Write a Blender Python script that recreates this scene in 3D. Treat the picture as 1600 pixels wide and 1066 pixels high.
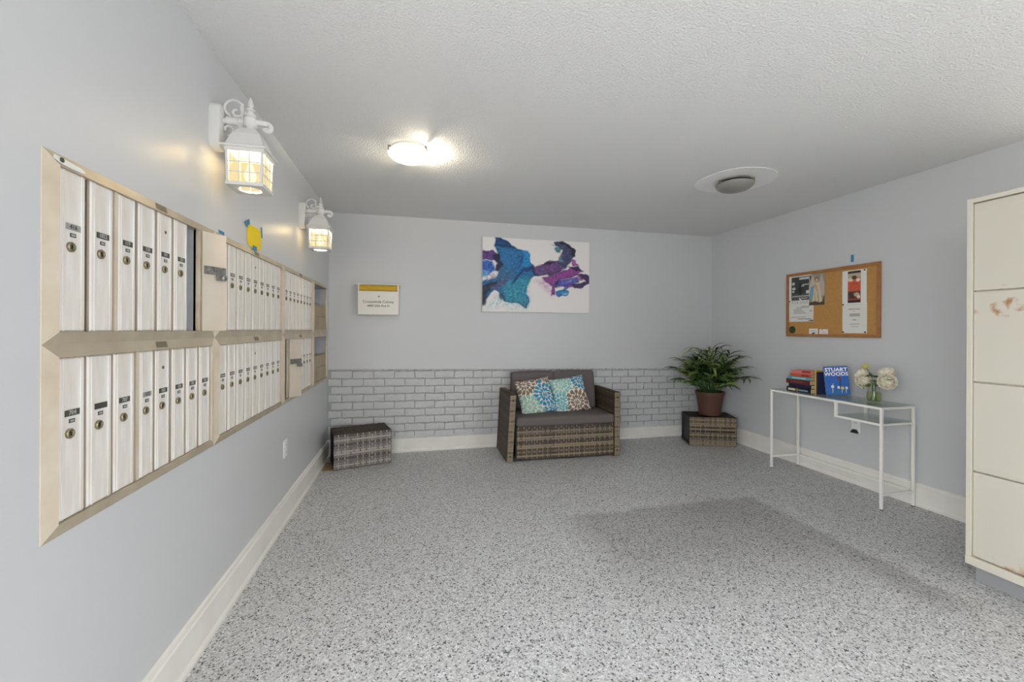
import bpy, bmesh, math, random
import numpy as np
from mathutils import Vector, Matrix

random.seed(7)
for o in list(bpy.data.objects):
    bpy.data.objects.remove(o)
scene = bpy.context.scene
C = scene.collection
PI = math.pi

# ------------------------------------------------------------------ camera
TH, ROLL, CAMH = 0.2318, 0.0044, 1.2757
cam_d = bpy.data.cameras.new('camera')
cam_d.sensor_width = 36.0
cam_d.lens = 653.6 / 1600 * 36
cam_d.shift_y = -(533 - 514.95) / 1600
cam_d.clip_start = 0.02
cam = bpy.data.objects.new('camera', cam_d)
C.objects.link(cam)
R0 = Vector((math.cos(TH), -math.sin(TH), 0)); U0 = Vector((0, 0, 1)); FW = Vector((math.sin(TH), math.cos(TH), 0))
RV = R0 * math.cos(ROLL) + U0 * math.sin(ROLL)
UV = -R0 * math.sin(ROLL) + U0 * math.cos(ROLL)
M4 = Matrix((RV, UV, -FW)).transposed().to_4x4()
M4.translation = Vector((0, 0, CAMH))
cam.matrix_world = M4
scene.camera = cam

# ------------------------------------------------------------------ light
world = bpy.data.worlds.new('daylight'); scene.world = world
world.use_nodes = True
bg = world.node_tree.nodes['Background']
bg.inputs['Color'].default_value = (0.965, 0.985, 1.0, 1)
bg.inputs['Strength'].default_value = 3.0
sun_d = bpy.data.lights.new('sun', 'SUN'); sun_d.energy = 1.0; sun_d.angle = 0.01; sun_d.color = (1.0, 0.97, 0.92)
sun = bpy.data.objects.new('sun', sun_d); C.objects.link(sun)
sun.rotation_euler = Vector((-0.30, 0.45, -0.84)).to_track_quat('-Z', 'Y').to_euler()
scene.view_settings.view_transform = 'Standard'
scene.view_settings.look = 'None'
scene.view_settings.gamma = 1.0
scene.view_settings.use_curve_mapping = False
scene.view_settings.exposure = 1.06
try:
    scene.cycles.max_bounces = 10
    scene.cycles.diffuse_bounces = 6
    scene.cycles.transparent_max_bounces = 16
    scene.cycles.use_denoising = True
    scene.cycles.sample_clamp_indirect = 6.0
    scene.cycles.caustics_reflective = False
    scene.cycles.caustics_refractive = False
except Exception:
    pass

XL, XR, YB, H = -0.8244, 3.6044, 4.4856, 2.44
FX0, FX1, RY0, LY0 = -0.2, 2.9, 1.35, 0.75  # extent of the added daylight blocker, then unseen side wall ends cut back for light
YF = -1.6           # front edge of the room behind the camera, partly closed by an added daylight blocker

# ------------------------------------------------------------------ helpers
def lin(c):
    return tuple((x / 255 / 12.92) if x / 255 <= 0.04045 else ((x / 255 + 0.055) / 1.055) ** 2.4 for x in c)

def mat(name, col, rough=0.5, metal=0.0, bump=None, var=None, spec=0.5, emit=None, srgb=True):
    """col: sRGB 0-255 albedo; bump=(scale, strength, distance); var=(scale, amount, colour2)"""
    m = bpy.data.materials.new(name); m.use_nodes = True
    nt = m.node_tree; b = nt.nodes['Principled BSDF']
    c = lin(col) if srgb else col
    b.inputs['Base Color'].default_value = (*c, 1)
    b.inputs['Roughness'].default_value = rough
    b.inputs['Metallic'].default_value = metal
    b.inputs['Specular IOR Level'].default_value = spec
    tc = nt.nodes.new('ShaderNodeTexCoord')
    if bump:
        n = nt.nodes.new('ShaderNodeTexNoise'); n.inputs['Scale'].default_value = bump[0]
        n.inputs['Detail'].default_value = 3
        nt.links.new(tc.outputs['Object'], n.inputs['Vector'])
        bp = nt.nodes.new('ShaderNodeBump'); bp.inputs['Strength'].default_value = bump[1]
        bp.inputs['Distance'].default_value = bump[2]
        nt.links.new(n.outputs['Fac'], bp.inputs['Height'])
        nt.links.new(bp.outputs['Normal'], b.inputs['Normal'])
    if var:
        n = nt.nodes.new('ShaderNodeTexNoise'); n.inputs['Scale'].default_value = var[0]
        n.inputs['Detail'].default_value = 4
        nt.links.new(tc.outputs['Object'], n.inputs['Vector'])
        r = nt.nodes.new('ShaderNodeValToRGB')
        r.color_ramp.elements[0].position = 0.5 - var[1]; r.color_ramp.elements[1].position = 0.5 + var[1]
        r.color_ramp.elements[0].color = (*c, 1)
        r.color_ramp.elements[1].color = (*lin(var[2]), 1)
        nt.links.new(n.outputs['Fac'], r.inputs['Fac'])
        nt.links.new(r.outputs['Color'], b.inputs['Base Color'])
    if emit:
        b.inputs['Emission Color'].default_value = (*emit[0], 1)
        b.inputs['Emission Strength'].default_value = emit[1]
    return m

def vcol_mat(name, rough=0.6, bump=None):
    m = mat(name, (200, 200, 200), rough, bump=bump)
    nt = m.node_tree
    a = nt.nodes.new('ShaderNodeAttribute'); a.attribute_name = 'print'
    nt.links.new(a.outputs['Color'], nt.nodes['Principled BSDF'].inputs['Base Color'])
    return m

class MB:
    def __init__(s):
        s.v = []; s.f = []; s.m = []
    def add(s, vs, fs, mi=0):
        o = len(s.v); s.v += [tuple(v) for v in vs]
        for f in fs:
            s.f.append(tuple(i + o for i in f)); s.m.append(mi)
        return s
    def bb(s, x0, x1, y0, y1, z0, z1, mi=0, T=None):
        vs = [(x, y, z) for x in (x0, x1) for y in (y0, y1) for z in (z0, z1)]
        if T: vs = [tuple(T @ Vector(v)) for v in vs]
        return s.add(vs, [(0, 1, 3, 2), (4, 6, 7, 5), (0, 4, 5, 1), (2, 3, 7, 6), (0, 2, 6, 4), (1, 5, 7, 3)], mi)
    def hexa(s, a, b, mi=0):
        """a, b: quads (4 points each) bottom / top in matching order"""
        return s.add(list(a) + list(b), [(3, 2, 1, 0), (4, 5, 6, 7)] + [(i, (i + 1) % 4, 4 + (i + 1) % 4, 4 + i) for i in range(4)], mi)
    def tube(s, pts, r, n=8, mi=0, cap=True):
        pts = [Vector(p) for p in pts]; rs = r if isinstance(r, (list, tuple)) else [r] * len(pts)
        up = None; rings = []
        for i, p in enumerate(pts):
            t = (pts[min(i + 1, len(pts) - 1)] - pts[max(i - 1, 0)])
            t = t.normalized() if t.length > 1e-9 else Vector((0, 0, 1))
            if up is None:
                up = Vector((0, 1, 0)) if abs(t.y) < 0.9 else Vector((1, 0, 0))
            a = (up - t * up.dot(t)).normalized(); b = t.cross(a); up = a
            rings.append([p + (a * math.cos(2 * PI * k / n) + b * math.sin(2 * PI * k / n)) * rs[i] for k in range(n)])
        vs = [v for g in rings for v in g]; fs = []
        for i in range(len(pts) - 1):
            for k in range(n):
                fs.append((i * n + k, i * n + (k + 1) % n, (i + 1) * n + (k + 1) % n, (i + 1) * n + k))
        if cap:
            fs.append(tuple(range(n - 1, -1, -1))); fs.append(tuple((len(pts) - 1) * n + k for k in range(n)))
        return s.add(vs, fs, mi)
    def lathe(s, prof, n=24, c=(0, 0, 0), rot0=0.0, mi=0, T=None, cap=True):
        vs = []; fs = []
        for r, z in prof:
            for k in range(n):
                a = rot0 + 2 * PI * k / n
                vs.append((c[0] + r * math.cos(a), c[1] + r * math.sin(a), c[2] + z))
        for i in range(len(prof) - 1):
            for k in range(n):
                fs.append((i * n + k, i * n + (k + 1) % n, (i + 1) * n + (k + 1) % n, (i + 1) * n + k))
        if cap:
            fs.append(tuple(range(n - 1, -1, -1))); fs.append(tuple((len(prof) - 1) * n + k for k in range(n)))
        if T: vs = [tuple(T @ Vector(v)) for v in vs]
        return s.add(vs, fs, mi)
    def mesh(s, name, mats, smooth=False, angle=35):
        me = bpy.data.meshes.new(name); me.from_pydata(s.v, [], s.f); me.validate()
        for m in (mats if isinstance(mats, (list, tuple)) else [mats]): me.materials.append(m)
        if len(me.polygons) == len(s.m): me.polygons.foreach_set('material_index', s.m)
        if smooth:
            me.polygons.foreach_set('use_smooth', [True] * len(me.polygons))
            try: me.set_sharp_from_angle(angle=math.radians(angle))
            except Exception: pass
        me.update()
        return me
    def build(s, name, mats, parent=None, smooth=False, bevel=0, fixn=False, angle=35):
        me = s.mesh(name, mats, smooth, angle)
        if fixn:
            bm = bmesh.new(); bm.from_mesh(me); bmesh.ops.recalc_face_normals(bm, faces=bm.faces); bm.to_mesh(me); bm.free()
        o = place(name, me, parent)
        if bevel:
            md = o.modifiers.new('bevel', 'BEVEL'); md.width = bevel; md.segments = 2; md.limit_method = 'ANGLE'
        return o

def place(name, me, parent=None, loc=(0, 0, 0), rot=None):
    o = bpy.data.objects.new(name, me); C.objects.link(o)
    o.parent = parent; o.location = loc
    if rot: o.rotation_euler = rot
    return o

def thing(name, label, cat, loc=(0, 0, 0), rotz=0.0, group=None):
    o = bpy.data.objects.new(name, None); C.objects.link(o)
    o.empty_display_size = 0.05
    o.location = loc; o.rotation_euler = (0, 0, rotz)
    o['label'] = label; o['category'] = cat
    if group: o['group'] = group
    return o

def tag(o, label, cat, group=None):
    o['label'] = label; o['category'] = cat
    if group: o['group'] = group
    return o

def struct(o):
    o['kind'] = 'structure'; return o

def stuff(o):
    o['kind'] = 'stuff'; return o

def rounded(sx, sy, sz, r, seg=3, puff=0.0, cuts=6):
    """rounded, slightly puffed cushion block centred on the origin"""
    n = cuts
    vs = {}; V = []; F = []
    def idx(p):
        k = tuple(round(x, 5) for x in p)
        if k not in vs: vs[k] = len(V); V.append(p)
        return vs[k]
    # parameter positions concentrate near the edges
    def pos(s):
        e = [-s / 2, -s / 2 + r * 0.3, -s / 2 + r]
        m = [(-s / 2 + r) + (s - 2 * r) * i / n for i in range(1, n)]
        return e + m + [s / 2 - r, s / 2 - r * 0.3, s / 2]
    P = [pos(sx), pos(sy), pos(sz)]
    S = (sx, sy, sz)
    for ax in range(3):
        a, b = [i for i in range(3) if i != ax]
        for sg in (-1, 1):
            for i in range(len(P[a]) - 1):
                for j in range(len(P[b]) - 1):
                    q = []
                    for (di, dj) in ((0, 0), (1, 0), (1, 1), (0, 1)):
                        p = [0, 0, 0]; p[ax] = sg * S[ax] / 2; p[a] = P[a][i + di]; p[b] = P[b][j + dj]
                        q.append(idx(tuple(p)))
                    F.append(q)
    out = []
    for p in V:
        c = [max(-S[i] / 2 + r, min(S[i] / 2 - r, p[i])) for i in range(3)]
        d = Vector(p) - Vector(c)
        q = Vector(c) + (d.normalized() * r if d.length > 1e-9 else d)
        if puff:
            w = [1 - (2 * p[i] / S[i]) ** 2 for i in range(3)]
            for i in range(3):
                a, b = [k for k in range(3) if k != i]
                q[i] += math.copysign(1, p[i]) * puff * max(w[a], 0) * max(w[b], 0) * (abs(p[i]) / (S[i] / 2)) ** 3 * (1 if S[i] == min(S) else 0.35)
        out.append(tuple(q))
    mb = MB(); mb.add(out, F)
    return mb

def text_geo(body, size, ext=0.0004, align='CENTER', bold=0.0):
    cu = bpy.data.curves.new('txt', 'FONT'); cu.body = body; cu.size = size; cu.extrude = ext
    cu.align_x = align; cu.align_y = 'CENTER'; cu.resolution_u = 2; cu.offset = bold
    ob = bpy.data.objects.new('txt', cu); C.objects.link(ob)
    dg = bpy.context.evaluated_depsgraph_get()
    me = ob.evaluated_get(dg).to_mesh()
    vs = [tuple(v.co) for v in me.vertices]; fs = [tuple(p.vertices) for p in me.polygons]
    ob.evaluated_get(dg).to_mesh_clear()
    bpy.data.objects.remove(ob); bpy.data.curves.remove(cu)
    return vs, fs

def on_plane(vs, O, U, V, N):
    O, U, V, N = map(Vector, (O, U, V, N))
    return [tuple(O + U * x + V * y + N * z) for x, y, z in vs]

def print_sheet(name, O, U, V, w, h, nx, ny, colfn, m, parent=None, thick=0.0006, warp=None):
    """a thin sheet with a printed face: grid of w x h from corner O along U, V; colfn(u, v arrays) -> rgb (sRGB 0-255)"""
    O, U, V = map(Vector, (O, U, V)); N = U.cross(V).normalized()
    uu, vv = np.meshgrid(np.linspace(0, 1, nx), np.linspace(0, 1, ny))
    col = colfn(uu.ravel(), vv.ravel())
    vs = []
    for a, b in zip(uu.ravel(), vv.ravel()):
        k = warp(a, b) if warp else 0.0
        vs.append(tuple(O + U * (a * w) + V * (b * h) + N * (thick + k)))
    fs = [(j * nx + i, j * nx + i + 1, (j + 1) * nx + i + 1, (j + 1) * nx + i) for j in range(ny - 1) for i in range(nx - 1)]
    nb = len(vs)
    # rim and back
    cor = [0, nx - 1, nx * ny - 1, nx * (ny - 1)]
    back = [tuple(O + U * (w * a) + V * (h * b) - N * 0.0) for a, b in ((0, 0), (1, 0), (1, 1), (0, 1))]
    vs += back
    fs.append((nb + 3, nb + 2, nb + 1, nb))
    for k in range(4):
        k2 = (k + 1) % 4
        fs.append((nb + k, nb + k2, cor[k2], cor[k]))
    me = bpy.data.meshes.new(name); me.from_pydata(vs, [], fs)
    me.materials.append(m)
    at = me.color_attributes.new('print', 'FLOAT_COLOR', 'POINT')
    c = np.clip(col / 255.0, 0, 1)
    c = np.where(c <= 0.04045, c / 12.92, ((c + 0.055) / 1.055) ** 2.4)
    full = np.ones((len(vs), 4), dtype=np.float32)
    full[:nb, :3] = c
    full[nb:, :3] = c[[0, nx - 1, nx * ny - 1, nx * (ny - 1)]]
    at.data.foreach_set('color', full.ravel())
    return place(name, me, parent)

def sdf_poly(px, py, poly):
    d = np.full(px.shape, 1e9); inside = np.zeros(px.shape, bool)
    n = len(poly)
    for i in range(n):
        x1, y1 = poly[i]; x2, y2 = poly[(i + 1) % n]
        ex, ey = x2 - x1, y2 - y1
        t = np.clip(((px - x1) * ex + (py - y1) * ey) / (ex * ex + ey * ey + 1e-9), 0, 1)
        d = np.minimum(d, np.hypot(px - x1 - t * ex, py - y1 - t * ey))
        c = ((y1 > py) != (y2 > py)) & (px < (x2 - x1) * (py - y1) / (y2 - y1 + 1e-12) + x1)
        inside ^= c
    return np.where(inside, -d, d)

def wnoise(x, y, s, seed):
    r = np.random.RandomState(seed); o = np.zeros_like(x)
    for k in range(9):
        a = r.rand() * 2 * PI; f = (0.6 + 1.8 * r.rand()) / s
        o += np.sin((x * math.cos(a) + y * math.sin(a)) * 2 * PI * f + r.rand() * 7 + 1.5 * np.sin((x * math.sin(a) - y * math.cos(a)) * f * 4))
    return o / 3.0

def sstep(d, soft):
    t = np.clip(0.5 - d / (2 * soft), 0, 1); return t * t * (3 - 2 * t)

# ------------------------------------------------------------------ materials
M_wall = mat('wall_paint', (206, 207, 209), 0.36, bump=(110, 0.12, 0.003), spec=0.45)
M_ceil = mat('ceiling_texture', (231, 231, 231), 0.9, bump=(105, 0.75, 0.008), spec=0.2)
M_smoothceil = mat('smooth_ceiling_paint', (244, 244, 243), 0.7)
M_trim = mat('baseboard_paint', (240, 238, 232), 0.4, var=(6, 0.25, (230, 226, 218)))
M_brick = mat('painted_brick', (201, 202, 203), 0.5, bump=(60, 0.5, 0.006))
M_mortar = mat('painted_mortar', (173, 175, 178), 0.6, bump=(80, 0.5, 0.006))
M_dark = mat('black_gap', (16, 16, 16), 0.7)

def floor_material():
    m = bpy.data.materials.new('flake_epoxy_floor'); m.use_nodes = True
    nt = m.node_tree; b = nt.nodes['Principled BSDF']; L = nt.links
    tc = nt.nodes.new('ShaderNodeTexCoord')
    vo = nt.nodes.new('ShaderNodeTexVoronoi'); vo.inputs['Scale'].default_value = 165
    L.new(tc.outputs['Object'], vo.inputs['Vector'])
    sp = nt.nodes.new('ShaderNodeSeparateColor'); L.new(vo.outputs['Color'], sp.inputs['Color'])
    r = nt.nodes.new('ShaderNodeValToRGB'); cr = r.color_ramp; cr.interpolation = 'CONSTANT'
    cols = [(0.0, (70, 71, 73)), (0.06, (145, 145, 146)), (0.20, (192, 192, 193)), (0.64, (207, 207, 208)), (0.90, (228, 228, 229))]
    cr.elements[0].position = 0; cr.elements[0].color = (*lin(cols[0][1]), 1)
    cr.elements[1].position = cols[1][0]; cr.elements[1].color = (*lin(cols[1][1]), 1)
    for p, c in cols[2:]:
        e = cr.elements.new(p); e.color = (*lin(c), 1)
    L.new(sp.outputs['Red'], r.inputs['Fac'])
    # darker rectangular patch fading towards the front, with a rim along its right side (world metres: x 1.0-2.5, y 1.5-2.7)
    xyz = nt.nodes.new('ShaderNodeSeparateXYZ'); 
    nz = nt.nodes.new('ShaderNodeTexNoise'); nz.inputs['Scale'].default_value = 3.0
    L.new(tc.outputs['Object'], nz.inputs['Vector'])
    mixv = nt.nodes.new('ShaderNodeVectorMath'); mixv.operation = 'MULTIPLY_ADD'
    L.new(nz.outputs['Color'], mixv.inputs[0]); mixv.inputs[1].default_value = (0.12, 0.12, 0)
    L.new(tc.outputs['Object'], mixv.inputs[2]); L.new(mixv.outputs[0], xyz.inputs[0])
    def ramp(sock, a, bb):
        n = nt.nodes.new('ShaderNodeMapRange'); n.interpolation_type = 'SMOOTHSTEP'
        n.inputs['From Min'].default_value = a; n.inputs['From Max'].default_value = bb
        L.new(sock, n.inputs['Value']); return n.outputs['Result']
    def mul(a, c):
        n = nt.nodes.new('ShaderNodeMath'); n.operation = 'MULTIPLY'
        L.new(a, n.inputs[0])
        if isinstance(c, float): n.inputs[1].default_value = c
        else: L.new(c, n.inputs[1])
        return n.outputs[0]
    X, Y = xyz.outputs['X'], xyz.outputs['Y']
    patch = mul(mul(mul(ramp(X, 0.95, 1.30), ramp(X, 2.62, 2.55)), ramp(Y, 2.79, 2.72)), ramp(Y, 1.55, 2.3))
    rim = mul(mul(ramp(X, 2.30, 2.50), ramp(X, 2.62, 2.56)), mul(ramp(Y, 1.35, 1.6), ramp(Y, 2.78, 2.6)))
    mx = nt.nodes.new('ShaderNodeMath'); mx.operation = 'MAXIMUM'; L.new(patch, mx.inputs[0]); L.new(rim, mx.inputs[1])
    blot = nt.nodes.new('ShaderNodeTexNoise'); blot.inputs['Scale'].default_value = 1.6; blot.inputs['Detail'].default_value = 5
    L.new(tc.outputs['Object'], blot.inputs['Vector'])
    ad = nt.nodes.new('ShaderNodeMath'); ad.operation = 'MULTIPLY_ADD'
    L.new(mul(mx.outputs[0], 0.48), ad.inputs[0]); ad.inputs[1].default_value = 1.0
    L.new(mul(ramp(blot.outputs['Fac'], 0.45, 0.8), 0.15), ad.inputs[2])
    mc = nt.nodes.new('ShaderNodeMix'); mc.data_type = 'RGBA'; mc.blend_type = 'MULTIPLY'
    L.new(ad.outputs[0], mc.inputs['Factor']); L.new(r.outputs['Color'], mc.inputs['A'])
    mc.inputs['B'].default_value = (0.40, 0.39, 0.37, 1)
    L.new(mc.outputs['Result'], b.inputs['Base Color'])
    b.inputs['Roughness'].default_value = 0.42
    bp = nt.nodes.new('ShaderNodeBump'); bp.inputs['Strength'].default_value = 0.15; bp.inputs['Distance'].default_value = 0.002
    L.new(vo.outputs['Distance'], bp.inputs['Height']); L.new(bp.outputs['Normal'], b.inputs['Normal'])
    return m
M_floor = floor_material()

# ------------------------------------------------------------------ room shell
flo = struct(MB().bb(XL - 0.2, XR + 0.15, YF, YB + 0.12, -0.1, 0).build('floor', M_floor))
M_conc = mat('outdoor_concrete', (186, 184, 180), 0.9, var=(2, 0.3, (172, 170, 165)))
struct(MB().bb(XL - 14, XR + 14, YF - 16, YF, -0.1, -0.005).bb(XR + 0.15, XR + 14, YF, YB + 0.12, -0.1, -0.005).bb(XL - 14, XL - 0.2, YF, YB + 0.12, -0.1, -0.005).build('ground', M_conc))
cei = struct(MB().bb(XL - 0.15, XR + 0.15, YF, YB + 0.12, H, H + 0.12).build('ceiling', M_ceil))
# left wall has an opening for the mailbox banks
OY0, OY1, OZ0, OZ1 = 1.19, 4.402, 0.795, 1.672
w = MB()
w.bb(XL - 0.2, XL, LY0, YB + 0.12, 0, OZ0); w.bb(XL - 0.2, XL, LY0, YB + 0.12, OZ1, H)
w.bb(XL - 0.2, XL, LY0, OY0, OZ0, OZ1); w.bb(XL - 0.2, XL, OY1, YB + 0.12, OZ0, OZ1)
w.bb(XL - 0.2, XL - 0.18, OY0, OY1, OZ0, OZ1)
wl = struct(w.build('wall_left', M_wall))
wr = struct(MB().bb(XR, XR + 0.15, RY0, YB + 0.12, 0, H).build('wall_right', M_wall))
wf = struct(MB().bb(FX0, FX1, YF, YF + 0.15, 0, H).build('front_daylight_blocker', M_wall))  # unseen wall block added behind the camera to cut daylight on the back wall
wb = struct(MB().bb(XL - 0.2, XR + 0.15, YB, YB + 0.12, 0, H).build('wall_back', M_wall))

# smooth round repair on the ceiling around the unlit lamp
def disc(c, r, z0, z1, n=40, jit=0.0):
    mb = MB(); p = [(c[0] + r * (1 + jit * math.sin(3 * a + 1)) * math.cos(a), c[1] + r * (1 + jit * math.cos(2 * a)) * math.sin(a)) for a in (2 * PI * k / n for k in range(n))]
    vs = [(x, y, z0) for x, y in p] + [(x, y, z1) for x, y in p]
    fs = [tuple(range(n - 1, -1, -1)), tuple(n + k for k in range(n))] + [(k, (k + 1) % n, n + (k + 1) % n, n + k) for k in range(n)]
    mb.add(vs, fs); return mb
disc((2.433, 2.769), 0.285, H - 0.0025, H, jit=0.03).build('ceiling_patch', M_smoothceil, cei)

def baseboard(name, p0, p1, nrm):
    """p0, p1 on the wall at floor level; nrm points into the room"""
    prof = [(0.0, 0.0), (0.026, 0.0), (0.026, 0.016), (0.018, 0.03), (0.016, 0.14), (0.012, 0.146), (0.010, 0.163), (0.0, 0.1665)]
    mb = MB(); n = len(prof); N = Vector(nrm)
    vs = []
    for p in (p0, p1):
        for d, z in prof:
            q = Vector(p) + N * d; vs.append((q.x, q.y, z))
    fs = [(i, (i + 1) % n, n + (i + 1) % n, n + i) for i in range(n)] + [tuple(range(n - 1, -1, -1)), tuple(range(n, 2 * n))]
    mb.add(vs, fs)
    return struct(mb.build(name, M_trim, fixn=True))
baseboard('baseboard_left', (XL, LY0, 0), (XL, YB - 0.026, 0), (1, 0, 0))
baseboard('baseboard_back', (XL, YB, 0), (XR, YB, 0), (0, -1, 0))
baseboard('baseboard_right', (XR, RY0, 0), (XR, YB - 0.026, 0), (-1, 0, 0))

# brick wainscot, each brick a piece of the back wall
def slope(x): return -0.0145 * (x - 1.0)
mb = MB()
mb.hexa([(XL, YB - 0.005, 0.160), (XR, YB - 0.005, 0.160), (XR, YB, 0.160), (XL, YB, 0.160)],
        [(XL, YB - 0.005, 0.835 + slope(XL)), (XR, YB - 0.005, 0.835 + slope(XR)), (XR, YB, 0.835 + slope(XR)), (XL, YB, 0.835 + slope(XL))])
mb.build('mortar_bed', M_mortar, wb)
BW, BH, PX, PZ = 0.193, 0.066, 0.2035, 0.0770
def brick_mesh(wd, seed, ht=BH):
    rr = random.Random(seed); nx, nz = 6, 2; d = 0.021
    vs = []; fs = []
    def j(a): return rr.uniform(-a, a)
    for k in range(nz + 1):
        for i in range(nx + 1):
            edge = i in (0, nx) or k in (0, nz)
            x = wd * (i / nx - 0.5) + j(0.003); z = ht * (k / nz - 0.5) + j(0.0035)
            vs.append((x, -d + (0.0055 if edge else 0) + j(0.0022), z))
    nv = len(vs)
    for (x, y, z) in list(vs): vs.append((x * 1.015, 0.0, z * 1.04))
    for k in range(nz):
        for i in range(nx):
            a = k * (nx + 1) + i; fs.append((a, a + 1, a + nx + 2, a + nx + 1))
    ring = [i for i in range(nx + 1)] + [k * (nx + 1) + nx for k in range(1, nz + 1)] + [nz * (nx + 1) + i for i in range(nx - 1, -1, -1)] + [k * (nx + 1) for k in range(nz - 1, 0, -1)]
    for a, b in zip(ring, ring[1:] + ring[:1]): fs.append((b, a, nv + a, nv + b))
    m = MB(); m.add(vs, fs); return m.mesh('brick', M_brick, smooth=True, angle=50)
bm_full = [brick_mesh(BW, s) for s in range(8)]
cache = {}
for row in range(9):
    zc = 0.788 - row * PZ
    off = -0.695 if row % 2 == 0 else -0.695 + PX * 0.52
    k = -2
    while True:
        x0 = off + k * PX - BW / 2; x1 = x0 + BW; k += 1
        if x0 > XR - 0.04: break
        if x1 < XL + 0.04: continue
        a, b = max(x0, XL + 0.002), min(x1, XR - 0.002)
        if b - a > BW - 0.004: me = random.choice(bm_full)
        else:
            key = round(b - a, 2)
            if key not in cache: cache[key] = brick_mesh(b - a, int(key * 1000))
            me = cache[key]
        xc = (a + b) / 2
        zz = zc + slope(xc) * (1 - row * 0.06) + random.uniform(-0.002, 0.002)
        if zz - BH / 2 < 0.15: 
            if zz + BH / 2 < 0.172: continue
        place('brick', me, wb, (xc, YB - 0.004, zz), (0, random.uniform(-0.012, 0.012) + 0.012, 0))
# thin projecting top course with little open joints
capm = brick_mesh(0.070, 99, 0.013)
x = XL + 0.04
while x < XR - 0.03:
    place('cap_brick', capm, wb, (x, YB - 0.003, 0.838 + slope(x) + random.uniform(-0.001, 0.001)), (0, 0.0145, 0))
    x += 0.081

# tan bare spot of the floor in the left corner
M_tan = mat('bare_tan_floor', (176, 150, 104), 0.7, var=(20, 0.2, (140, 112, 70)))
mb = MB(); pts = [(-0.797, 4.03), (-0.70, 4.02), (-0.66, 4.10), (-0.70, 4.25), (-0.797, 4.28)]
mb.add([(x, y, 0.001) for x, y in pts], [tuple(range(5))]); mb.build('bare_patch', M_tan, flo)

# ------------------------------------------------------------------ mailbox banks on the left wall
def ribbed(name, col, rough, metal):
    m = mat(name, col, rough, metal)
    nt = m.node_tree; b = nt.nodes['Principled BSDF']; L = nt.links
    tc = nt.nodes.new('ShaderNodeTexCoord'); wv = nt.nodes.new('ShaderNodeTexWave')
    wv.bands_direction = 'Y'; wv.inputs['Scale'].default_value = 55; wv.inputs['Distortion'].default_value = 0.4
    L.new(tc.outputs['Object'], wv.inputs['Vector'])
    bp = nt.nodes.new('ShaderNodeBump'); bp.inputs['Strength'].default_value = 0.25; bp.inputs['Distance'].default_value = 0.001
    L.new(wv.outputs['Fac'], bp.inputs['Height']); L.new(bp.outputs['Normal'], b.inputs['Normal'])
    n = nt.nodes.new('ShaderNodeTexNoise'); n.inputs['Scale'].default_value = 9; n.inputs['Detail'].default_value = 5
    mp = nt.nodes.new('ShaderNodeMapping'); mp.inputs['Scale'].default_value = (1, 4, 0.5)
    L.new(tc.outputs['Object'], mp.inputs['Vector']); L.new(mp.outputs[0], n.inputs['Vector'])
    r = nt.nodes.new('ShaderNodeValToRGB'); r.color_ramp.elements[0].position = 0.35; r.color_ramp.elements[1].position = 0.7
    r.color_ramp.elements[0].color = (*lin(col), 1); r.color_ramp.elements[1].color = (*lin(tuple(int(x * k) for x, k in zip(col, (0.94, 0.915, 0.89)))), 1)
    L.new(n.outputs['Fac'], r.inputs['Fac']); L.new(r.outputs['Color'], b.inputs['Base Color'])
    return m
M_door = ribbed('brushed_aluminium_door', (238, 236, 232), 0.42, 0.0)
M_inner = mat('door_inner_face', (214, 203, 188), 0.5, 0.1, var=(8, 0.2, (204, 192, 175)))
M_frame = mat('tan_anodised_trim_shaded', (206, 193, 170), 0.38, 0.35, bump=(30, 0.1, 0.002), var=(7, 0.18, (186, 172, 148)))  # horizontal trims: their shaded look is put into this darker tan
M_frame2 = mat('tan_anodised_trim_lit', (232, 221, 202), 0.38, 0.2, var=(9, 0.2, (216, 200, 176)))  # paler copy paints the lit look of the vertical trims; dividers use it too
M_panel = mat('mailbox_faceplate', (148, 138, 120), 0.5, 0.3)
M_shelfpanel = mat('tan_tray_panel', (186, 168, 142), 0.5, 0.15, var=(8, 0.2, (170, 151, 124)))
M_cavity = mat('galvanised_interior', (205, 206, 208), 0.5, 0.1, var=(12, 0.2, (190, 192, 196)))
M_keeper = mat('dull_keeper_plate', (128, 117, 97), 0.5, 0.3)
M_lock = mat('brass_lock', (150, 140, 112), 0.35, 0.75)
M_plate = mat('number_plate', (84, 82, 78), 0.45, 0.3)
M_plate_t = mat('number_embossing', (188, 186, 178), 0.45, 0.2)
M_silverplate = mat('pale_number_plate', (178, 178, 176), 0.4, 0.4)
M_chrome = mat('worn_steel', (168, 168, 168), 0.35, 0.7, var=(60, 0.2, (120, 118, 114)))
M_bluetape = mat('blue_painters_tape', (52, 132, 176), 0.6)
M_black = mat('black_plastic', (24, 24, 26), 0.5)

BT = 0.002    # how far closed doors stand in front of the wall
door_cache = {}
def door_mesh(wd, ht):
    k = (round(wd, 3), round(ht, 3))
    if k not in door_cache:
        m = MB(); t = 0.007; e = 0.004; wd, ht = k
        m.bb(0, 0.006, -wd, 0, 0, ht, 1)
        m.hexa([(0.006, -wd, 0), (0.006, 0, 0), (0.006, 0, ht), (0.006, -wd, ht)],
               [(0.009, -wd + e, e), (0.009, -e, e), (0.009, -e, ht - e), (0.009, -wd + e, ht - e)], 0)
        for q in (0.16, 0.84):     # two proud ribs down the face
            m.bb(0.009, 0.0105, -wd * q - 0.0022, -wd * q + 0.0022, 0.002, ht - 0.002, 0)
        door_cache[k] = m.mesh('door', [M_door, M_inner])
    return door_cache[k]
T_x = Matrix.Rotation(PI / 2, 4, 'Y')
lm = MB(); lm.lathe([(0.0125, 0), (0.0125, 0.004), (0.0105, 0.006), (0.0085, 0.0055), (0.0075, 0.0035)], 20, T=T_x)
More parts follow.
